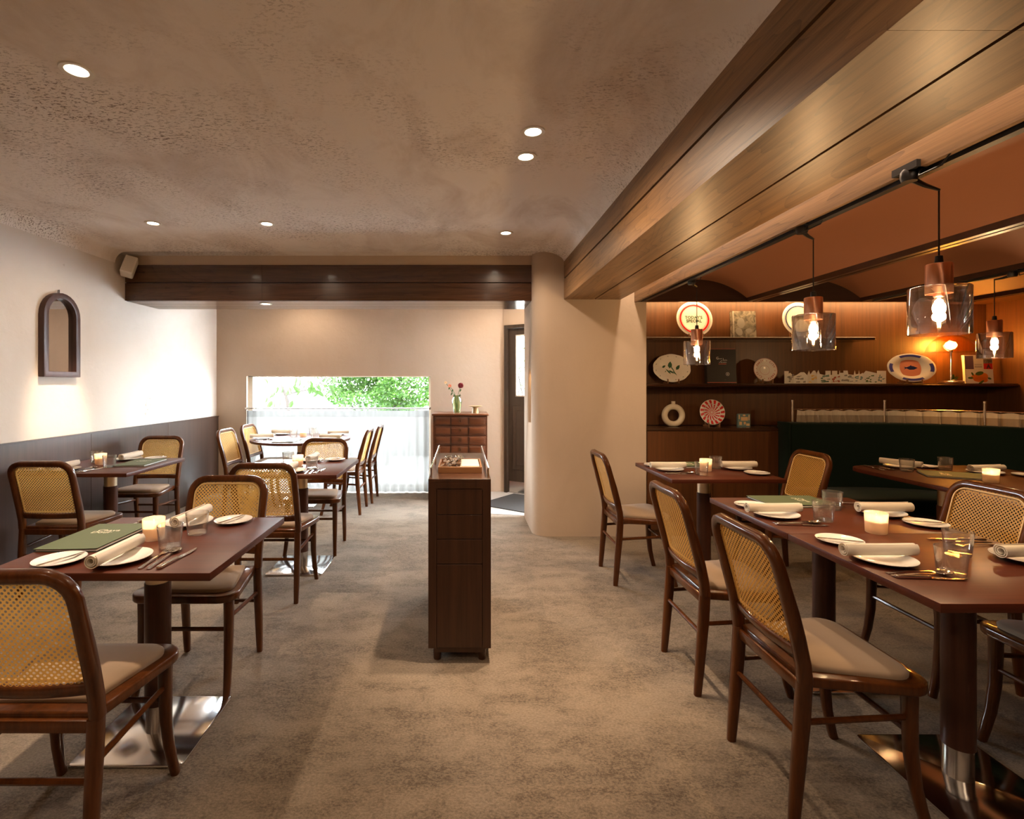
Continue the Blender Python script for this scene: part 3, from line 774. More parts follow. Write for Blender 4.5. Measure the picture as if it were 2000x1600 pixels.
def setting(x, y, rz, tab, side, cut=(.114, .147, .195), sidep=(-.20, .13), nap=0, parts='pnscb', cy=.135, tilt=0):
    """one cover laid for a diner at (x, y) on the table edge looking along +y rotated by rz"""
    c, s = math.cos(rz), math.sin(rz)
    def w(a, b): return (x + a * c - b * s, y + a * s + b * c)
    ph = f'at the {side} place of {tab}'
    if 'p' in parts: put(p_plate, *w(0, .118), TZ, rz, f'white dinner plate {ph}', 'white dinner plates')
    if 'n' in parts: o = put(p_nap, *w(-.012, .112), TZ + .0165, rz + R(nap), f'white linen napkin rolled {ph}', 'rolled white napkins')
    if 's' in parts: put(p_side, *w(*sidep), TZ, rz, f'small white bread plate {ph}', 'white bread plates')
    if 'b' in parts:
        o = put(p_butter, *w(sidep[0] + .01, sidep[1]), TZ + .0105, rz + R(-20), f'butter knife on bread plate {ph}', 'butter knives')
    if 'c' in parts:
        put(p_fork, *w(cut[0], cy), TZ, rz + R(4), f'steel fork {ph}', 'steel forks')
        put(p_spoon, *w(cut[1], cy - .002), TZ, rz + R(3), f'steel spoon {ph}', 'steel spoons')
        put(p_knife, *w(cut[2], cy + .004), TZ, rz + R(-6), f'steel table knife {ph}', 'steel table knives')
def glass(x, y, label): put(p_glass, x, y, TZ, random.uniform(0, 3), label, 'clear water glasses')
def candle(x, y, label): put(p_candle, x, y, TZ, 0, label, 'lit votive candles')
def menu(x, y, a, label): put(p_menu, x, y, TZ, R(a), label, 'green menu folders')
N1, N2, N3, N4 = 'the nearest left table', 'the table by the panelling', 'the middle table', 'the round window table'
M1, M2, M3, M4 = 'the front double table', 'the back double table', 'the table by the pillar', 'the booth table'
# nearest left table
setting(-1.200, 1.682, 0, N1, 'near', sidep=(-.203, .102), cut=(.112, .145, .192), cy=.130)
setting(-1.21, 2.385, PI, N1, 'far', sidep=(-.182, .085), cut=(.12, .17, .235), cy=.10, nap=-4)
menu(-1.467, 2.062, 0, 'pale green menu folder lying flat on the nearest left table')
candle(-1.235, 2.05, 'lit frosted candle beside the menu on the nearest left table')
glass(-1.11, 1.945, 'water glass just in front of the candle on the nearest left table')
glass(-1.10, 2.125, 'water glass behind the candle on the nearest left table')
# table by the panelling
setting(-2.85, 3.552, 0, N2, 'near', nap=-6)
setting(-2.72, 4.30, PI, N2, 'far', sidep=(-.182, .06), parts='pnsb')
menu(-2.51, 4.00, 4, 'dark green menu folder on the table by the wall panelling')
candle(-2.79, 3.95, 'lit candle on the table by the wall panelling')
glass(-2.90, 4.06, 'water glass between candle and wall on the table by the panelling')
glass(-2.64, 3.83, 'water glass between candle and menu on the table by the panelling')
# middle table
setting(-1.205, 3.492, 0, N3, 'near')
setting(-1.215, 4.228, PI, N3, 'far', sidep=(-.182, .07), parts='pnsb')
candle(-1.24, 3.86, 'lit candle glowing orange on the middle table')
glass(-1.36, 4.0, 'water glass left of the candle on the middle table')
glass(-1.10, 3.74, 'water glass right of the candle on the middle table')
# round table
for i, (x, y, a, sd) in enumerate(((-2.36, 5.72, -75, 'panelling side near'), (-2.32, 6.27, -100, 'panelling side far'), (-1.36, 5.70, 80, 'aisle side near'), (-1.40, 6.26, 100, 'aisle side far'))):
    setting(x, y, R(a), N4, sd, parts='pn' if i != 0 else 'pnc')
menu(-1.90, 5.56, 0, 'pale menu folder near the front edge of the round window table')
candle(-1.88, 6.05, 'lit candle at the centre of the round window table')
glass(-1.99, 6.04, 'water glass left of the candle on the round window table')
glass(-1.72, 5.96, 'water glass right of the candle on the round window table')
glass(-1.84, 6.29, 'water glass at the curtain side of the round window table')
# double table
E, F_ = -PI / 2, PI / 2
setting(1.352, 1.79, E, M1, 'aisle side', sidep=(-.215, .125), cut=(.109, .134, .160))
setting(2.105, 1.80, F_, M1, 'booth side', sidep=(-.2, .12), cut=(.165, .20, .235), nap=5)
setting(1.352, 2.40, E, M2, 'aisle side', sidep=(-.185, .11), cut=(.109, .132, .156))
setting(2.105, 2.43, F_, M2, 'booth side', sidep=(-.182, .07), cut=(.15, .185, .22))
menu(1.725, 2.684, -90, 'green menu folder on the back half of the double table')
candle(1.73, 2.14, 'lit candle on the seam of the double table')
glass(1.600, 1.675, 'water glass in front, at the aisle side of the front double table')
glass(1.80, 1.86, 'water glass behind the front one on the front double table')
glass(1.64, 2.325, 'water glass at the aisle side of the back double table')
glass(1.835, 2.54, 'water glass beside the menu on the back double table')
# table by the pillar
setting(1.365, 3.67, E, M3, 'aisle side', sidep=(-.2, .09), cut=(.109, .132, .156))
setting(2.115, 3.72, F_, M3, 'booth side', sidep=(-.2, .09), parts='pnsb')
menu(1.68, 3.90, -90, 'green menu folder at the far edge of the table by the pillar')
candle(1.74, 3.66, 'lit candle glowing on the table by the pillar')
glass(1.635, 3.50, 'water glass in front of the candle on the table by the pillar')
glass(1.86, 3.76, 'water glass beside the candle on the table by the pillar')
# booth table
setting(3.24, 3.91, PI, M4, 'wall side', sidep=(-.2, .1), nap=30, cut=(.13, .17, .21))
setting(3.68, 3.65, R(150), M4, 'corner', sidep=(-.21, .12), nap=-55, parts='pnsb')
menu(3.31, 3.44, 62, 'green menu folder on the booth table')
candle(3.345, 3.24, 'lit candle on the booth table')
glass(3.155, 3.635, 'water glass above the menu at the left end of the booth table')
glass(3.50, 3.71, 'water glass beyond the menu toward the booth corner')
glass(3.56, 3.16, 'water glass right of the candle on the booth table, cut by the frame')

# ------------------------------------------------------------------ service console
tr = thing('service_console', 'tall narrow dark wood service console with drawers standing in the aisle', 'console', (-.0135, 2.985, 0))
hw, y0, y1 = .1535, -.475, .475
MB().box(-hw, hw, y0 + .012, y1, .075, .889).build('carcass', 'console_wood', tr)
MB().box(-hw, hw, y0, y1, .889, .905).build('top', 'console_wood', tr, bevel=.001, seg=1)
MB().box(-hw + .028, hw - .028, y0 + .02, y1 - .02, .045, .075).build('plinth', 'console_wood', tr)
for x in (-hw + .042, hw - .042):
    for y in (y0 + .05, y1 - .05): MB().lathe([(.018, 0), (.020, .005), (.020, .05)], 16, (x, y, 0)).build('leg', 'console_wood', tr)
fx = hw - .040
for (a, b_) in ((-hw, -fx), (fx, hw)): MB().box(a, b_, y0, y0 + .013, .075, .889).build('stile', 'console_wood', tr)
MB().box(-fx, fx, y0, y0 + .013, .858, .889).build('rail', 'console_wood', tr)
for z0, z1 in ((.731, .855), (.611, .728), (.489, .608)):
    MB().box(-fx + .002, fx - .002, y0 + .001, y0 + .013, z0, z1).build('drawer', 'console_wood', tr, bevel=.001, seg=1)
MB().box(-fx + .002, fx - .002, y0 + .001, y0 + .013, .078, .486).build('door', 'console_wood', tr, bevel=.001, seg=1)
for s in (-1, 1):
    x = s * (hw - .012); mb = MB()
    mb.tube([(x, y0 + .03, .953), (x, y1 - .02, .953)], .0055, 8); rl = mb.build('guard_rail', 'chrome', tr)
    for y in (y0 + .032, -.05, y1 - .022): MB().tube([(x, y, .905), (x, y, .953)], .0042, 8).build('rail_post', 'chrome', rl)
ty = thing('wooden_tray', 'shallow wooden tray on top of the service console', 'tray', (-.012, 2.825, .9055))
MB().box(-.113, .113, -.145, .145, 0, .008).build('tray_base', 'tray_wood', ty)
for a in ((-.115, .115, -.15, -.142), (-.115, .115, .142, .15), (-.115, -.107, -.142, .142), (.107, .115, -.142, .142)): MB().box(*a, 0, .032).build('tray_side', 'tray_wood', ty, bevel=.001, seg=1)
for k in range(5):
    o = MB().box(-.048, .048, -.12, .12, 0, .0045).build('folded_napkin', 'linen', None, bevel=.0015, seg=1, loc=(.040 + .002 * math.sin(k * 2), 2.83 + .003 * math.cos(k * 3), .9140 + k * .0048), rot=(0, 0, R(2 * math.sin(k * 2.3))))
    tag(o, 'folded white napkin in the stack at right of the console tray', 'napkin', 'folded napkins in the console tray')
for k in range(12):
    pr = (p_fork, p_spoon)[k % 2]; o = dup(pr)
    o.location = (-.062 + .030 * math.sin(k * 1.7), 2.815 + .02 * math.sin(k * 2.9), .916 + .0038 * k); o.rotation_euler = (R(4 * math.sin(k)), R(6 * math.cos(k * 2)), R(-8 + 16 * math.sin(k * 1.3)))
    n = 'fork' if k % 2 == 0 else 'spoon'
    tag(o, f'steel {n} in the heap in the console tray', n, f'{n}s heaped in the console tray')

# ------------------------------------------------------------------ drawer chest with vase and pedestal dish
ch = thing('drawer_chest', 'antique reddish wooden chest of many drawers against the window wall', 'chest', (-.025, 6.22, 0))
MB().box(-.318, .318, -.20, .24, .06, 1.0).build('body', 'chest_wood', ch)
MB().box(-.33, .33, -.22, .25, 0, .06).build('plinth', 'chest_wood', ch, bevel=.006)
MB().prism(rrect(-.335, .335, -.235, .25, .01), 1.0, 1.022).build('top', 'chest_wood', ch, bevel=.006, seg=3)
for k in range(8):
    z1 = .985 - k * .113; z0 = z1 - .104
    d = MB()
    d.box(-.30, .30, -.212, -.198, z0, z1)
    for a, b_ in ((-.285, -.115), (-.105, .088), (.108, .285)): d.box(a, b_, -.222, -.211, z0 + .016, z1 - .016)
    dw = d.build('drawer', 'chest_wood', ch, bevel=.004, seg=2)
    mb = MB().lathe([(.0, .0), (.014, .001), (.016, .004), (0, .006)], 14); mb.v = [(x, -.222 - z, (z0 + z1) / 2 + .018 + y) for x, y, z in mb.v]
    mb.tube([(.014 * math.cos(a * PI / 5), -.230, (z0 + z1) / 2 + .005 + .017 * math.sin(a * PI / 5)) for a in range(10)], .0028, 6, loop=True)
    mb.build('ring_pull', 'bronze', dw)
for x in (-.110, .098): MB().box(x - .003, x + .003, -.2245, -.212, .07, .99).build('divider', 'dark_wood', ch)
vs = thing('glass_vase', 'green glass vase standing on the drawer chest', 'vase', (-.065, 6.12, 1.0225))
MB().lathe([(0, 0), (.036, 0), (.040, .01), (.058, .11), (.060, .15), (.052, .175), (.040, .19), (.040, .20), (.052, .212), (.050, .213), (.037, .20), (.036, .19), (.055, .15), (.053, .11), (.035, .012), (0, .01)], 28).build('body', 'vase_glass', vs, smooth=60)
def flower(name, label, mat, path, r, n=16):
    t = thing(name, label, 'flower', (-.065, 6.12, 1.0365)); MB().tube(path, .0028, 6).build('stem', 'stem_green', t)
    tip = Vector(path[-1]); mb = MB()
    for k in range(n):
        a = k * 2.4; q = (k + .5) / n; d = Vector((math.cos(a) * math.sqrt(1 - (1 - 1.6 * q) ** 2 if q < 1 else 0), math.sin(a) * .8, 1 - 1.6 * q)).normalized()
        c = tip + d * r * .55; u = d.cross(Vector((.3, .2, 1))).normalized(); v = d.cross(u)
        P = [c + u * r * .5 * math.cos(j * PI / 3) + v * r * .5 * math.sin(j * PI / 3) + d * r * .12 * (j % 2) for j in range(6)]
        mb.add([c - d * r * .2] + P, [(0, 1 + j, 1 + (j + 1) % 6) for j in range(6)])
    mb.build('bloom', mat, t, smooth=0)
    mb = MB()
    for q in (.55, .75):
        p = Vector(path[0]).lerp(tip, q); mb.add([p, p + Vector((.02, -.01, .025)), p + Vector((.012, -.012, .045)), p + Vector((-.002, -.003, .02))], [(0, 1, 2, 3)])
    mb.build('leaf', 'stem_green', t)
flower('flower_stem', 'dark red bloom leaning right in the green glass vase', 'petal_red', [(.0, 0, .0), (.012, 0, .2), (.045, -.02, .315)], .042, 22)
flower('flower_stem', 'peach bloom leaning left in the green glass vase', 'petal_peach', [(.01, .01, .0), (-.025, 0, .22), (-.085, -.02, .31)], .028, 14)
flower('flower_stem', 'pale cream bloom, highest and leftmost in the green glass vase', 'petal_cream', [(.005, -.01, .0), (-.03, .02, .2), (-.135, .02, .35)], .022, 12)
pd = thing('pedestal_dish', 'small wooden pedestal dish beside the vase on the drawer chest', 'dish', (.155, 6.12, 1.0225))
MB().lathe([(0, 0), (.042, 0), (.040, .01), (.034, .055), (.036, .072), (0, .072)], 24).build('foot', 'pedestal_wood', pd, smooth=50)
MB().lathe([(0, .072), (.04, .073), (.082, .082), (.083, .085), (.03, .078), (0, .077)], 28).build('dish', 'pedestal_wood', pd, smooth=50)

# ------------------------------------------------------------------ booth
CX, CY = 3.45, 3.5
def booth_path(r, n=14):
    P = [(2.87, CY + r), (3.1, CY + r), (3.3, CY + r)]
    P += [(CX + r * math.sin(R(90 * k / n)), CY + r * math.cos(R(90 * k / n))) for k in range(n + 1)]
    P += [(CX + r, 3.0), (CX + r, 2.3)]
    return P
def band(mb, r0, r1, z0, z1, z0b=None):
    a, b_ = booth_path(r0), booth_path(r1)
    rs = [[(*p, z0), (*q, z0b if z0b is not None else z0), (*q, z1), (*p, z1)] for p, q in zip(a, b_)]
    return mb.rings(rs)
bo = thing('booth_bench', 'dark green velvet curved booth bench below the shelves', 'bench', (3.6, 4.0, 0))
def bput(mb, name, mat, **k):
    mb.v = [(x - 3.6, y - 4.0, z) for x, y, z in mb.v]; return mb.build(name, mat, bo, **k)
bput(band(MB(), .98, 1.12, .10, 1.03), 'backrest', 'velvet', bevel=.02, seg=3)
bput(band(MB(), .50, 1.0, .34, .47), 'seat', 'velvet', bevel=.025, seg=3)
bput(band(MB(), .56, 1.0, .0, .34), 'base', 'dark_wood')
bput(MB().box(2.845, 2.87, 4.47, 4.63, .0, 1.035), 'end_panel', 'velvet', bevel=.008, seg=2)
ra = thing('booth_rail', 'metal rail on three short posts along the top of the green booth', 'rail', (3.6, 4.5, 1.03))
def rp(q): return [(x - 3.6, y - 4.5, q) for x, y in booth_path(1.09)]
rl = MB(); P = rp(.113); P[0] = (2.96 - 3.6, CY + 1.09 - 4.5, .113); rl.tube(P, .006, 8); rl.build('bar', 'rail_brass', ra)
for x, y in ((2.96, CY + 1.09), (3.75, CY + math.sqrt(1.09 ** 2 - .30 ** 2)), (4.285, CY + math.sqrt(1.09 ** 2 - .835 ** 2))):
    MB().lathe([(.011, .0), (.011, .18), (.015, .182), (.015, .198), (.0, .2)], 14, (x - 3.6, y - 4.5, 0)).build('post', 'rail_brass', ra, smooth=40)
vc = thing('booth_curtain', 'short cream pleated curtain hung on the rail above the green booth', 'curtain', (3.6, 4.5, 1.0))
def pleat(z_list, off):
    pth = booth_path(1.09, 40); L = [0]
    for a, b_ in zip(pth, pth[1:]): L.append(L[-1] + math.hypot(b_[0] - a[0], b_[1] - a[1]))
    rs = [[] for _ in z_list]; N = 900; s0 = .13
    for k in range(N + 1):
        s = s0 + (L[-1] - .3 - s0) * k / N
        i = max(j for j in range(len(L) - 1) if L[j] <= s); t = (s - L[i]) / (L[i + 1] - L[i])
        x = pth[i][0] + (pth[i + 1][0] - pth[i][0]) * t; y = pth[i][1] + (pth[i + 1][1] - pth[i][1]) * t
        tx, ty_ = pth[i + 1][0] - pth[i][0], pth[i + 1][1] - pth[i][1]; n = math.hypot(tx, ty_); nx, ny = ty_ / n, -tx / n
        per = .120; u = (s / per) % 1.0; sp = math.exp(-((u - .5) / (.055 if False else .07)) ** 2)
        for r, (z, a) in enumerate(z_list):
            flare = math.sin(u * 2 * PI * 3) * .004 * (r > 1)
            d = -.030 * sp * a + off + flare
            rs[r].append((x - 3.6 - nx * d, y - 4.5 - ny * d, z - .006 * (1 - math.cos(2 * PI * u)) * (r == 0) * .8))
    return MB().rings(rs, closed=False, cap=False)
pleat([(.100, 1.0), (.085, 1.1), (.04, 1.7), (-.05, 1.9)], .004).build('cloth', 'voile', vc, smooth=180)
pleat([(.139, .7), (.122, .9), (.092, 1.0)], -.002).build('heading_band', 'linen', vc, smooth=180)

# ------------------------------------------------------------------ pendants
def make_pendant():
    t = thing('pendant_lamp', 'pendant', 'pendant lamp')
    # origin at the top of the copper cap's cord; parts hang below, arm reaches back to the track
    MB().lathe([(.006, 0), (.011, -.002), (.013, -.028), (.008, -.03)], 14, (0, 0, .030)).build('cord_grip', 'black_metal', t)
    MB().lathe([(0, 0), (.037, 0), (.039, -.003), (.039, -.108), (.036, -.108), (.034, -.01), (0, -.008)], 32).build('cap', 'copper', t, smooth=40)
    MB().lathe([(.038, -.082), (.086, -.084), (.089, -.088), (.089, -.254), (.087, -.255), (.086, -.092), (.040, -.086)], 48, loop=True).build('glass_shade', 'smoked_glass', t, smooth=40)
    MB().lathe([(.015, -.100), (.016, -.118), (.013, -.120)], 16).build('lamp_holder', 'copper', t)
    bl = MB().lathe([(.012, -.118), (.015, -.135), (.016, -.20), (.012, -.225), (0, -.232)], 20).build('bulb', 'bulb_glass', t, smooth=60)
    f = MB()
    for k in range(4):
        a = k * PI / 2; f.tube([(.004 * math.cos(a), .004 * math.sin(a), -.125), (.004 * math.cos(a), .004 * math.sin(a), -.16), (.004 * math.cos(a + .5), .004 * math.sin(a + .5), -.218)], .0017, 5)
    f.build('filament', 'filament_glow', bl)
    lamp('POINT', 'bulb_light', (0, 0, -.175), K_PEND, (1, .66, .34), t, size=.02)
    return t
def pendant(proto, used, x, y, z, track, label, cz=2.085):
    o = place(proto, used, (x, y, z), 0, label, 'pendant lamps with copper caps')
    lx, ly = track[0] - x, track[1] - y; h = cz - z
    MB().tube([(0, 0, .02), (0, 0, h - .012)], .0028, 6).build('cord', 'black_metal', o)
    mb = MB(); a = Vector((lx, ly, h)); b_ = Vector((0, 0, h - .012)); mb.tube([a, a.lerp(b_, .5) + Vector((0, 0, -.004)), b_], [.011, .008, .005], 8); mb.build('arm', 'black_metal', o)
    mb = MB().lathe([(0, -.012), (.022, -.012), (.026, 0), (.026, .02), (.018, .034)], 16, (lx, ly, h)); mb.box(lx - .02, lx + .02, ly - .05, ly + .05, h + .02, h + .045); mb.build('track_adapter', 'black_metal', o)
    mb = MB(); mb.tube([Vector((lx + .01, ly - .03, h + .02)), Vector((lx - .02, ly - .06, h - .015)), Vector((lx + .01, ly - .11, h + .0)), Vector((lx, ly - .16, h + .03))], .003, 6); mb.build('slack_cable', 'black_metal', o)
    return o
pp = make_pendant()
pp2 = dup(pp); pp3 = dup(pp); pp4 = dup(pp)
pendant(pp, 0, 1.722, 1.85, 1.805, (1.55, 1.775), 'largest and nearest pendant lamp with smoked glass shade over the double table')
pendant(pp2, 0, 1.70, 2.48, 1.79, (1.585, 2.39), 'second pendant lamp, in front of the blue-ringed plate')
pendant(pp3, 0, 1.690, 3.69, 1.765, (1.62, 3.62), "third pendant lamp, below the Today's Special plate")
pendant(pp4, 0, 3.585, 3.45, 1.80, (3.60, 3.35), 'pendant lamp over the booth, in front of the citrus cookbook')
tk = tag(MB().box(1.582, 1.614, -2.5, 4.5, 2.095, 2.1105).build('lighting_track', 'black_metal'), 'black lighting track along the first rib beside the oak beam', 'lighting track', 'lighting tracks')
tk2 = tag(MB().box(3.604, 3.636, -2.5, 4.5, 2.095, 2.1105).build('lighting_track', 'black_metal'), 'black lighting track along the rib above the booth table', 'lighting track', 'lighting tracks')

# ------------------------------------------------------------------ things on the shelves
Yp = 4.76
def wx(px, Y=Yp): return (px - 903) / 1000 * Y
def wz(py, Y=Yp): return H + (750 - py) / 1000 * Y
def stand(x, z, w, label):
    t = thing('plate_stand', label, 'plate stand', (x, Yp, z), group='wooden plate stands')
    for s in (-1, 1):
        mb = MB(); mb.prism([(-.055, 0), (.06, 0), (.06, .012), (.03, .02), (.045, .09), (.036, .09), (.012, .022), (-.038, .018), (-.044, .042), (-.055, .040)], -.004, .004, Matrix.Translation((s * w, 0, 0)) @ MY)
        mb.build('upright', 'stand_wood', t, bevel=.001, seg=1)
    MB().box(-w, w, .03, .038, .006, .016).build('crossbar', 'stand_wood', t)
def disc(mb, r0, r1, z, n=48, sx=1, sy=1):
    a = [(r1 * math.cos(2 * PI * k / n) * sx, r1 * math.sin(2 * PI * k / n) * sy, z) for k in range(n)]
    if r0 <= 0: return mb.add(a, [tuple(range(n))])
    b_ = [(r0 * math.cos(2 * PI * k / n) * sx, r0 * math.sin(2 * PI * k / n) * sy, z) for k in range(n)]
    return mb.add(a + b_, [(k, (k + 1) % n, n + (k + 1) % n, n + k) for k in range(n)])
def show_plate(name, label, px, py, base, rx, ry=None, scallop=0, tilt=80, lift=.014):
    ry = ry or rx; z = base + lift + ry * math.sin(R(tilt))
    t = thing(name, label, 'plate', (wx(px), Yp, z), (R(tilt), 0, 0))
    n = 72; prof = [(0, .0), (.58, .0), (.66, .010), (.98, .016), (1, .0145), (.66, .003), (.55, -.006), (0, -.006)]
    mb = MB(); rs = []
    for q, zz in prof:
        rs.append([(q * rx * (1 + scallop * (q > .8) * abs(math.sin(5 * 2 * PI * k / n / 1.0)) ) * math.cos(2 * PI * k / n), q * ry * (1 + scallop * (q > .8) * abs(math.sin(5 * 2 * PI * k / n))) * math.sin(2 * PI * k / n), zz) for k in range(n)])
    mb.rings(rs, cap=False); mb.build('dish', 'porcelain', t, smooth=50)
    return t
def rim_z(q): return .0008 + (.0 if q < .58 else (.010 * (q - .58) / .08 if q < .66 else .010 + .006 * (q - .66) / .32))
def ring_on(mb, r, q0, q1, n=64, sx=1, sy=1):
    vs = []
    for q in (q0, q1): vs += [(q * r * math.cos(2 * PI * k / n) * sx, q * r * math.sin(2 * PI * k / n) * sy, rim_z(q)) for k in range(n)]
    return mb.add(vs, [(k, (k + 1) % n, n + (k + 1) % n, n + k) for k in range(n)])
zs1, zs2, zs0 = 1.794, 1.375, .975
# 1 today's special
t = show_plate('display_plate', "large white plate with red ring reading Today's Special on the top shelf", 1355, 622, zs1, .167)
mb = MB(); ring_on(mb, .167, .725, .83); mb.build('red_ring', 'red_print', t, smooth=0)
mb = MB(); ring_on(mb, .167, .875, .888); ring_on(mb, .167, .855, .862); ring_on(mb, .167, .672, .684); mb.build('thin_rings', 'green_print', t, smooth=0)
mb = MB(); mb.text("TODAY'S", .038, Matrix.Translation((0, .016, .0012)), 1.05, .0012); mb.text('SPECIAL', .038, Matrix.Translation((0, -.018, .0012)), 1.05, .0012); mb.build('lettering', 'green_print', t, smooth=0)
stand(wx(1355), zs1, .065, "wooden stand under the Today's Special plate")
# 2 blue ring plate
t = show_plate('display_plate', 'large white plate with navy ring on the top shelf, partly behind a pendant', 1560, 622, zs1, .162)
mb = MB(); ring_on(mb, .162, .745, .82); ring_on(mb, .162, .855, .87); mb.build('navy_ring', 'navy_print', t, smooth=0)
mb = MB(); ring_on(mb, .162, .70, .715); mb.text('SO', .045, Matrix.Translation((.0, .02, .0012)), 1.0, .001); mb.build('lettering', 'yellow_print', t, smooth=0)
stand(wx(1560), zs1, .065, 'wooden stand under the navy-ringed plate')
def book(name, label, x0, x1, y0, y1, base, depth, mat, tilt=4):
    w = (wx(x1) - wx(x0)); h = (y1 - y0) / 1000 * Yp
    t = thing(name, label, 'book', ((wx(x0) + wx(x1)) / 2, Yp, base + .001), (R(-tilt), 0, 0))
    c = MB(); c.box(-w / 2, w / 2, -depth / 2, -depth / 2 + .003, 0, h); c.box(-w / 2, w / 2, depth / 2 - .003, depth / 2, 0, h); c.box(-w / 2, -w / 2 + .003, -depth / 2, depth / 2, 0, h)
    c.build('cover', mat, t)
    MB().box(-w / 2 + .004, w / 2 - .004, -depth / 2 + .003, depth / 2 - .003, .003, h - .004).build('pages', 'paper_white', t)
    return t, w, h, -depth / 2 - .0006
def patch(t, name, mat, polys, y):
    mb = MB()
    for P in polys: mb.add([(x, y, z) for x, z in P], [tuple(range(len(P)))])
    return mb.build(name, mat, t, smooth=0)
def R4(x0, x1, z0, z1): return [(x0, z0), (x1, z0), (x1, z1), (x0, z1)]
def ell(cx, cz, rx, rz, n=14, a=0): return [(cx + rx * math.cos(2 * PI * k / n) * math.cos(a) - rz * math.sin(2 * PI * k / n) * math.sin(a), cz + rx * math.cos(2 * PI * k / n) * math.sin(a) + rz * math.sin(2 * PI * k / n) * math.cos(a)) for k in range(n)]
MXZ = Matrix(((1, 0, 0, 0), (0, 0, -1, 0), (0, 1, 0, 0), (0, 0, 0, 1)))
def txt(mb, s, size, x, y, z, sp=1.0, off=0): return mb.text(s, size, Matrix.Translation((x, y, z)) @ MXZ, sp, off)
t, w, h, yy = book('cookbook', 'grey photographic hardback standing between the two ringed plates', 1429, 1475, 605, 658, zs1, .045, 'photo_print')
patch(t, 'spine_line', 'paper_white', [R4(-w / 2 + .008, -w / 2 + .011, 0, h)], yy)
patch(t, 'cover_photo', 'photo_print', [R4(-w / 2 + .016, w / 2 - .006, .004, h - .008)], yy)
patch(t, 'photo_figures', 'grey_print', [ell(-.03, .14, .035, .05), ell(.04, .07, .03, .02), ell(-.05, .06, .03, .04, a=.5)], yy - .0004)
# shelf two
t = show_plate('display_platter', 'scalloped oval platter painted with green tulips on the middle shelf', 1311, 715, zs2, .172, .130, .025)
def leafshape(cx, cy, l, wd, a): return [(cx + l * u * math.cos(a) - wd * v * math.sin(a), cy + l * u * math.sin(a) + wd * v * math.cos(a)) for u, v in ((-1, 0), (-.4, .8), (.3, .7), (1, 0), (.3, -.7), (-.4, -.8))]
mb = MB()
for L in ((-.01, .032, .034, .024, 1.4), (-.03, -.03, .035, .008, 2.3), (.0, -.035, .032, .010, -.5), (.012, -.008, .035, .006, -1.0), (.062, .008, .030, .018, .9), (-.068, .016, .020, .012, .6), (-.055, -.03, .01, .004, 1), (.03, -.045, .03, .006, -.9)):
    P = leafshape(*L); mb.add([(x, y, .0012) for x, y in P], [tuple(range(6))])
for k in range(12):
    a = k * PI / 6 + .2; P = leafshape(.150 * math.cos(a), .112 * math.sin(a), .008, .003, a + 1.2); mb.add([(x, y, rim_z(.86)) for x, y in P], [tuple(range(6))])
tag(mb.build('painted_pattern', 'green_print', t, smooth=0), kind='stuff')
stand(wx(1311), zs2, .05, 'wooden stand under the tulip platter')
t, w, h, yy = book('cookbook', 'large black cookbook with red edge lines behind the third pendant', 1379, 1436, 680, 748, zs2, .05, 'book_black')
patch(t, 'red_lines', 'rust_print', [R4(-w / 2, w / 2, h - .006, h - .002), R4(-w / 2, w / 2, .004, .010)], yy)
mb = MB(); txt(mb, 'G', .034, -.035, yy, .26 - .028); txt(mb, 'rand', .016, -.008, yy, .228); txt(mb, 'L', .030, .022, yy, .222); txt(mb, 'ivre', .016, .042, yy, .216)
txt(mb, 'de', .012, -.016, yy, .196); txt(mb, 'C', .030, .002, yy, .200); txt(mb, 'uisine', .015, .032, yy, .196); mb.add([(x, yy, z) for x, z in ell(.055, .085, .016, .016, 20)] + [(x, yy, z) for x, z in ell(.055, .085, .0135, .0135, 20)], [(k, (k + 1) % 20, 20 + (k + 1) % 20, 20 + k) for k in range(20)]); mb.add([(x, yy, z) for x, z in ell(.055, .085, .005, .005, 10)], [tuple(range(10))]); txt(mb, 'DUCASSE'[:0] or '. . . .', .01, .03, yy, .035)
mb.build('lettering', 'paper_white', t, smooth=0)
patch(t, 'title_bar', 'rust_print', [R4(-.026, .046, .176, .182)], yy)
t = show_plate('display_plate', 'small white plate with red lettering around its rim on the middle shelf', 1493.5, 719, zs2, .110, lift=.018)
mb = MB(); ring_on(mb, .110, .40, .415); ring_on(mb, .110, .955, .985)
s = 'PARTY \u2022 CITY \u2022 PARTY \u2022 CITY \u2022 '
for k, c in enumerate(s):
    a = R(150) - k * 2 * PI / len(s)
    if c != ' ': mb.text(c, .026, Matrix.Translation((.084 * math.cos(a), .084 * math.sin(a), rim_z(.8) + .0016)) @ Matrix.Rotation(a - PI / 2, 4, 'Z'), 1, .0006)
mb.build('lettering', 'rust_print', t, smooth=0)
stand(wx(1493.5), zs2, .045, 'wooden stand under the small red-lettered plate')
# folded city card
t = thing('city_card', 'long folded paper card cut as a city skyline on the middle shelf', 'card', (wx(1630), Yp - .03, zs2))
sky = [[(0, .115), (.45, .115), (.45, .09), (.6, .10), (.8, .085), (1, .085)], [(0, .07), (.2, .08), (.5, .105), (.75, .105), (1, .075)], [(0, .085), (.15, .12), (.3, .085), (.6, .12), (.8, .12), (1, .085)],
       [(0, .10), (.1, .125), (.2, .09), (.5, .08), (.62, .08), (.62, .118), (1, .118)], [(0, .08), (.15, .08), (.15, .118), (.7, .118), (.7, .085), (.9, .085), (.95, .12), (1, .12)], [(0, .10), (.25, .10), (.25, .12), (.55, .12), (.6, .085), (1, .08)],
       [(0, .085), (.1, .122), (.2, .085), (.5, .09), (.55, .122), (.65, .085), (1, .10)], [(0, .09), (.2, .118), (.5, .11), (1, .095)], [(0, .118), (1, .118)]]
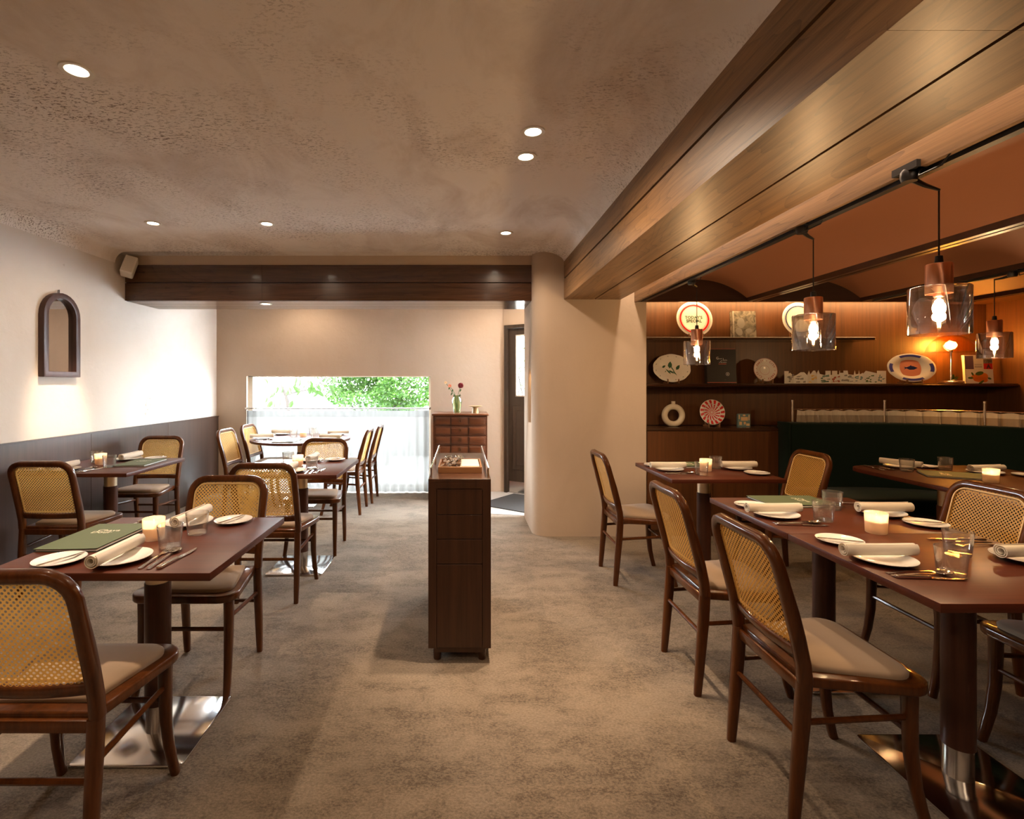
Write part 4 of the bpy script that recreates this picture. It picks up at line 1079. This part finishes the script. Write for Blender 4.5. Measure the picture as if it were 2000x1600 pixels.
cols = ['grey_print', 'grey_print', 'yellow_print', 'green_print', 'rust_print', 'grey_print', 'teal_print', 'leaf_print', 'teal_print']
pw = .107
for k, P in enumerate(sky):
    x0 = -.485 + k * pw; d0, d1 = (0, .028) if k % 2 == 0 else (.028, 0)
    pts = [(0, 0)] + [(1, 0)] + list(reversed(P))
    mb = MB(); f = [(x0 + u * pw * .995, d0 + (d1 - d0) * u, z) for u, z in pts]; n = len(f)
    mb.add(f + [(x, y + .0015, z) for x, y, z in f], [tuple(range(n)), tuple(range(2 * n - 1, n - 1, -1))] + [(i, (i + 1) % n, n + (i + 1) % n, n + i) for i in range(n)])
    pn = mb.build('panel', 'paper_white', t, smooth=0)
    mb = MB(); rnd = random.Random(k)
    for q in range(9):
        u = rnd.uniform(.08, .85); z = rnd.uniform(.008, .07); a, b_ = rnd.uniform(.08, .32), rnd.uniform(.005, .022)
        mb.add([(x0 + uu * pw, d0 + (d1 - d0) * uu - .0006, zz) for uu, zz in ((u, z), (min(.97, u + a), z), (min(.97, u + a), z + b_), (u, z + b_ * .7))], [(0, 1, 2, 3)])
    mb.build('drawing', cols[k], pn, smooth=0)
# fish platter
t = show_plate('display_platter', 'oval platter with a blue fish on a pink disc, on the middle shelf', 1778, 715, zs2, .226, .133, .012)
mb = MB(); disc(mb, 0, .100, .0010, 40); mb.build('pink_disc', 'salmon_print', t, smooth=0)
mb = MB(); mb.add([(x, y, .0016) for x, y in ((-.062, .012), (-.05, .0), (-.062, -.016), (-.038, -.004), (-.01, -.018), (.03, -.016), (.068, 0), (.03, .016), (.012, .018), (.008, .028), (-.004, .018), (-.036, .006))], [tuple(range(12))]); mb.build('fish', 'navy_print', t, smooth=0)
mb = MB()
for a0 in (0, 90, 180, 270):
    n = 9; sp = 30 if a0 % 180 == 90 else 20; P = []
    for q in (.78, .93):
        for k in range(n): a = R(a0 - sp + 2 * sp * k / (n - 1)); P.append((.226 * q * math.cos(a), .133 * q * math.sin(a), rim_z(q) + .0008))
    mb.add(P, [(k, k + 1, n + k + 1, n + k) for k in range(n - 1)])
mb.build('rim_border', 'blue_print', t, smooth=0)
stand(wx(1778), zs2, .07, 'wooden stand under the fish platter')
# table lamp
LY = 4.79
t = thing('table_lamp', 'table lamp with smoky dome shade and glowing globe on the middle shelf', 'lamp', (wx(1857, LY), LY, zs2))
MB().lathe([(0, 0), (.092, 0), (.095, .006), (.095, .022), (.09, .026), (0, .026)], 36).build('base', 'chrome', t, smooth=40)
MB().lathe([(.0085, .026), (.0085, .285), (.014, .29), (.014, .315), (.0, .318)], 16).build('stem', 'chrome', t, smooth=40)
MB().lathe([(.195, .292), (.185, .296), (.17, .345), (.14, .395), (.09, .435), (.04, .452), (.0, .455)], 40).build('dome_shade', 'dome_glass', t, smooth=60)
MB().lathe([(0, .315), (.028, .325), (.042, .345), (.045, .36), (.035, .385), (0, .398)], 24).build('globe_bulb', 'globe_glow', t, smooth=60)
lamp('POINT', 'lamp_light', (0, 0, .36), K_TABLE, (1, .50, .14), t, size=.056)
t, w, h, yy = book('cookbook', 'cream cookbook with citrus fruit on its cover, right of the lamp', 1884, 1938, 694, 749.5, zs2, .03, 'paper_white')
patch(t, 'portrait_block', 'purple_print', [R4(-w / 2 + .002, -w / 2 + .08, h * .50, h * .97)], yy)
patch(t, 'red_block', 'red_print', [R4(w / 2 - .085, w / 2 - .002, h * .50, h * .70)], yy)
patch(t, 'photo_block', 'photo_print', [R4(w / 2 - .085, w / 2 - .002, h * .70, h * .86)], yy)
mb = MB(); txt(mb, 'A', .055, w / 2 - .04, yy - .0006, h * .585, 1, .002)
for k, zq in enumerate((.66, .60, .565)): mb.add([(x, yy, z) for x, z in R4(-.04, .03, h * zq, h * (zq + .012))], [(0, 1, 2, 3)])
mb.build('lettering', 'black_print', t, smooth=0)
patch(t, 'oranges', 'orange_print', [ell(-.03, h * .22, .05, .025), ell(.04, h * .24, .04, .033), ell(.0, h * .13, .06, .022), ell(.045, h * .12, .03, .022)], yy)
patch(t, 'leaves', 'leaf_print', [ell(-.065, h * .33, .018, .009, 10, 2.1), ell(-.085, h * .19, .026, .010, 10, 0), ell(.0, h * .35, .04, .018, 10, .2), ell(.09, h * .17, .018, .009, 10, -.3), ell(.01, h * .03, .035, .010, 10, .6)], yy - .0004)
t = thing('plant_figurine', 'small dark green leafy ornament between lamp and citrus cookbook', 'ornament', (4.672, 4.87, zs2))
MB().lathe([(0, 0), (.025, 0), (.03, .03), (.02, .04), (0, .04)], 14).build('pot', 'black_metal', t)
mb = MB()
for k in range(14):
    a = k * 2.4; l = .035 + .01 * (k % 3); p = Vector((0, 0, .035)); q = p + Vector((math.cos(a) * l, math.sin(a) * l * .5, .02 + .012 * (k % 4))); m_ = (p + q) / 2; sd = Vector((-math.sin(a), math.cos(a), .3)) * .008
    mb.add([p, m_ + sd, q, m_ - sd], [(0, 1, 2, 3)])
mb.build('leaves', 'leaf_big', t, smooth=0)
# ledge
t = thing('ring_vase', 'cream ring-shaped vase on the low cabinet below the shelves', 'vase', (wx(1315), Yp, zs0))
mb = MB(); mb.tube([(.081 * math.cos(k * PI / 18), 0, .104 + .081 * math.sin(k * PI / 18)) for k in range(36)], .027, 14, loop=True); mb.v = [(x, y, max(z, .0005)) for x, y, z in mb.v]; mb.build('ring', 'matte_ceramic', t, smooth=60)
MB().lathe([(.019, .195), (.017, .215), (.018, .235), (.013, .235), (.012, .20)], 16, loop=True).build('neck', 'matte_ceramic', t, smooth=60)
t = show_plate('display_plate', 'red and white swirl-striped plate on the low cabinet', 1390, 804, zs0, .117, lift=.018)
mb = MB()
for k in range(15):
    a0 = 2 * PI * k / 15
    for r0, r1, tw, wd, ph in ((.06, .64, .5, .95, 0), (.68, .97, .25, 1.05, .5)):
        n = 7; P = []
        for i in range(n):
            q = r0 + (r1 - r0) * i / (n - 1); a = a0 + tw * q + ph * 2 * PI / 15; wv = wd * (2 * PI / 15) * (.5 + .12 * math.sin(i * 2.2))
            P.append((a - wv / 2, a + wv / 2, q))
        V = [(.117 * q * math.cos(x), .117 * q * math.sin(x), rim_z(q) + .0006) for a1, a2, q in P for x in (a1, a2)]
        mb.add(V, [(2 * i, 2 * i + 1, 2 * i + 3, 2 * i + 2) for i in range(n - 1)])
mb.build('red_stripes', 'red_print', t, smooth=0)
stand(wx(1390), zs0, .05, 'wooden stand under the red swirl plate')
t = thing('picture_block', 'small square blue patterned block on the low cabinet', 'ornament', (wx(1452), Yp, zs0))
MB().box(-.057, .057, -.012, .012, 0, .118).build('block', 'teal_print', t, bevel=.001, seg=1)
patch(t, 'motif', 'petal_cream', [R4(-.03, .035, .055, .09), R4(-.045, -.02, .015, .045), R4(.02, .05, .008, .03), ell(0, .105, .014, .008), R4(-.004, .016, .02, .045), R4(.04, .05, .06, .11), R4(-.05, -.04, .07, .11)], -.0126)

# ------------------------------------------------------------------ outside
struct('ground_outside', MB().box(-9, 9, 7.0, 30, -.2, -.02), 'concrete')
gw = tag(MB().box(-7, 3.2, 9.8, 10.0, -.05, 1.05).build('garden_wall', 'garden_wall_paint'), 'low pale garden wall outside the window', 'wall', kind='structure')
fn = thing('garden_railing', 'weathered wooden railing beyond the garden wall outside the window', 'railing', (-4.3, 10.6, 0))
MB().box(-1.3, .62, -.02, .02, 1.16, 1.20).build('top_rail', 'railing_paint', fn); MB().box(-1.3, .62, -.02, .02, .5, .54).build('bottom_rail', 'railing_paint', fn)
for k in range(15): MB().box(-1.28 + k * .133 - .018, -1.28 + k * .133 + .018, -.015, .015, .5 if k % 7 else 0, 1.16).build('baluster', 'railing_paint', fn)
def bush(label, cx, cy, z0, z1, rx, ry, n, seed, leaf=.05):
    rnd = random.Random(seed); t = thing('garden_tree', label, 'tree', (cx, cy, -.02))
    mb = MB()
    for k in range(n):
        while True:
            x, y, z = rnd.uniform(-1, 1), rnd.uniform(-1, 1), rnd.uniform(-1, 1)
            d = x * x + y * y + z * z
            if d < 1 and (math.sin(5 * x + seed) * math.sin(4 * z + 2) * math.sin(3 * y + 1) > -.12): break
        c = Vector((x * rx, y * ry, (z0 + z1) / 2 + z * (z1 - z0) / 2)); a = rnd.uniform(0, 6.28); b_ = rnd.uniform(-.9, .9)
        u = Vector((math.cos(a) * math.cos(b_), math.sin(a) * math.cos(b_), math.sin(b_))); v = u.cross(Vector((rnd.uniform(-1, 1), rnd.uniform(-1, 1), rnd.uniform(-1, 1)))).normalized()
        l = leaf * rnd.uniform(.7, 1.3); mb.add([c - u * l * .5, c + v * l * .24, c + u * l * .5, c - v * l * .24], [(0, 1, 2, 3)])
    tag(mb.build('foliage', 'leaf_green', t, smooth=0), kind='stuff')
    mb = MB()
    for k in range(9):
        x = rnd.uniform(-.25, .25) * rx; top = Vector((x * 3.5, rnd.uniform(-.3, .3) * ry, z1 * rnd.uniform(.6, .85)))
        mb.tube([(x * .5, 0, 0), (x, 0, z0 * .8), tuple(top * .6 + Vector((x, 0, z0)) * .4), tuple(top)], [.022, .018, .012, .005], 6)
    mb.build('branches', 'bark', t)
bush('big bright green bush filling the middle of the window view', -1.35, 8.7, .85, 2.3, 1.2, .7, 21000, 3, .062)
bush('green tree seen through the glass of the entrance door', 1.25, 9.2, 1.2, 3.2, .9, .7, 5000, 5)
bt = thing('young_tree', 'slim tree with large leaves at the left of the window view', 'tree', (-2.72, 8.0, -.02))
MB().tube([(.05, 0, 0), (.0, 0, .9), (-.03, 0, 1.15), (-.12, 0, 1.4), (-.16, .05, 1.7)], [.045, .04, .036, .03, .022], 8).build('trunk', 'bark', bt)
MB().tube([(-.03, 0, 1.22), (.15, 0, 1.27), (.40, .03, 1.32), (.62, .05, 1.55)], [.02, .017, .013, .007], 6).build('branch', 'bark', bt)
rnd = random.Random(4)
for k in range(44):
    if k < 18: c = Vector((rnd.uniform(-.32, .14), rnd.uniform(-.2, .2), rnd.uniform(1.05, 1.45)))
    else: c = Vector((rnd.uniform(.1, .8), rnd.uniform(-.2, .2), rnd.uniform(1.22, 1.6)))
    a = rnd.uniform(-2.4, -.7); l = rnd.uniform(.05, .085); u = Vector((math.cos(a), rnd.uniform(-.4, .4), math.sin(a))).normalized(); v = u.cross(Vector((rnd.uniform(-.4, .4), 1, rnd.uniform(-.3, .3)))).normalized(); n_ = u.cross(v)
    P = [c - u * l, c - u * l * .3 + v * l * .42, c + u * l * .4 + v * l * .36, c + u * l + n_ * .012, c + u * l * .4 - v * l * .36, c - u * l * .3 - v * l * .42]
    MB().add(P + [c + n_ * .006], [(0, 1, 6), (1, 2, 6), (2, 3, 6), (3, 4, 6), (4, 5, 6), (5, 0, 6)]).build('leaf', 'leaf_big', bt, smooth=0)
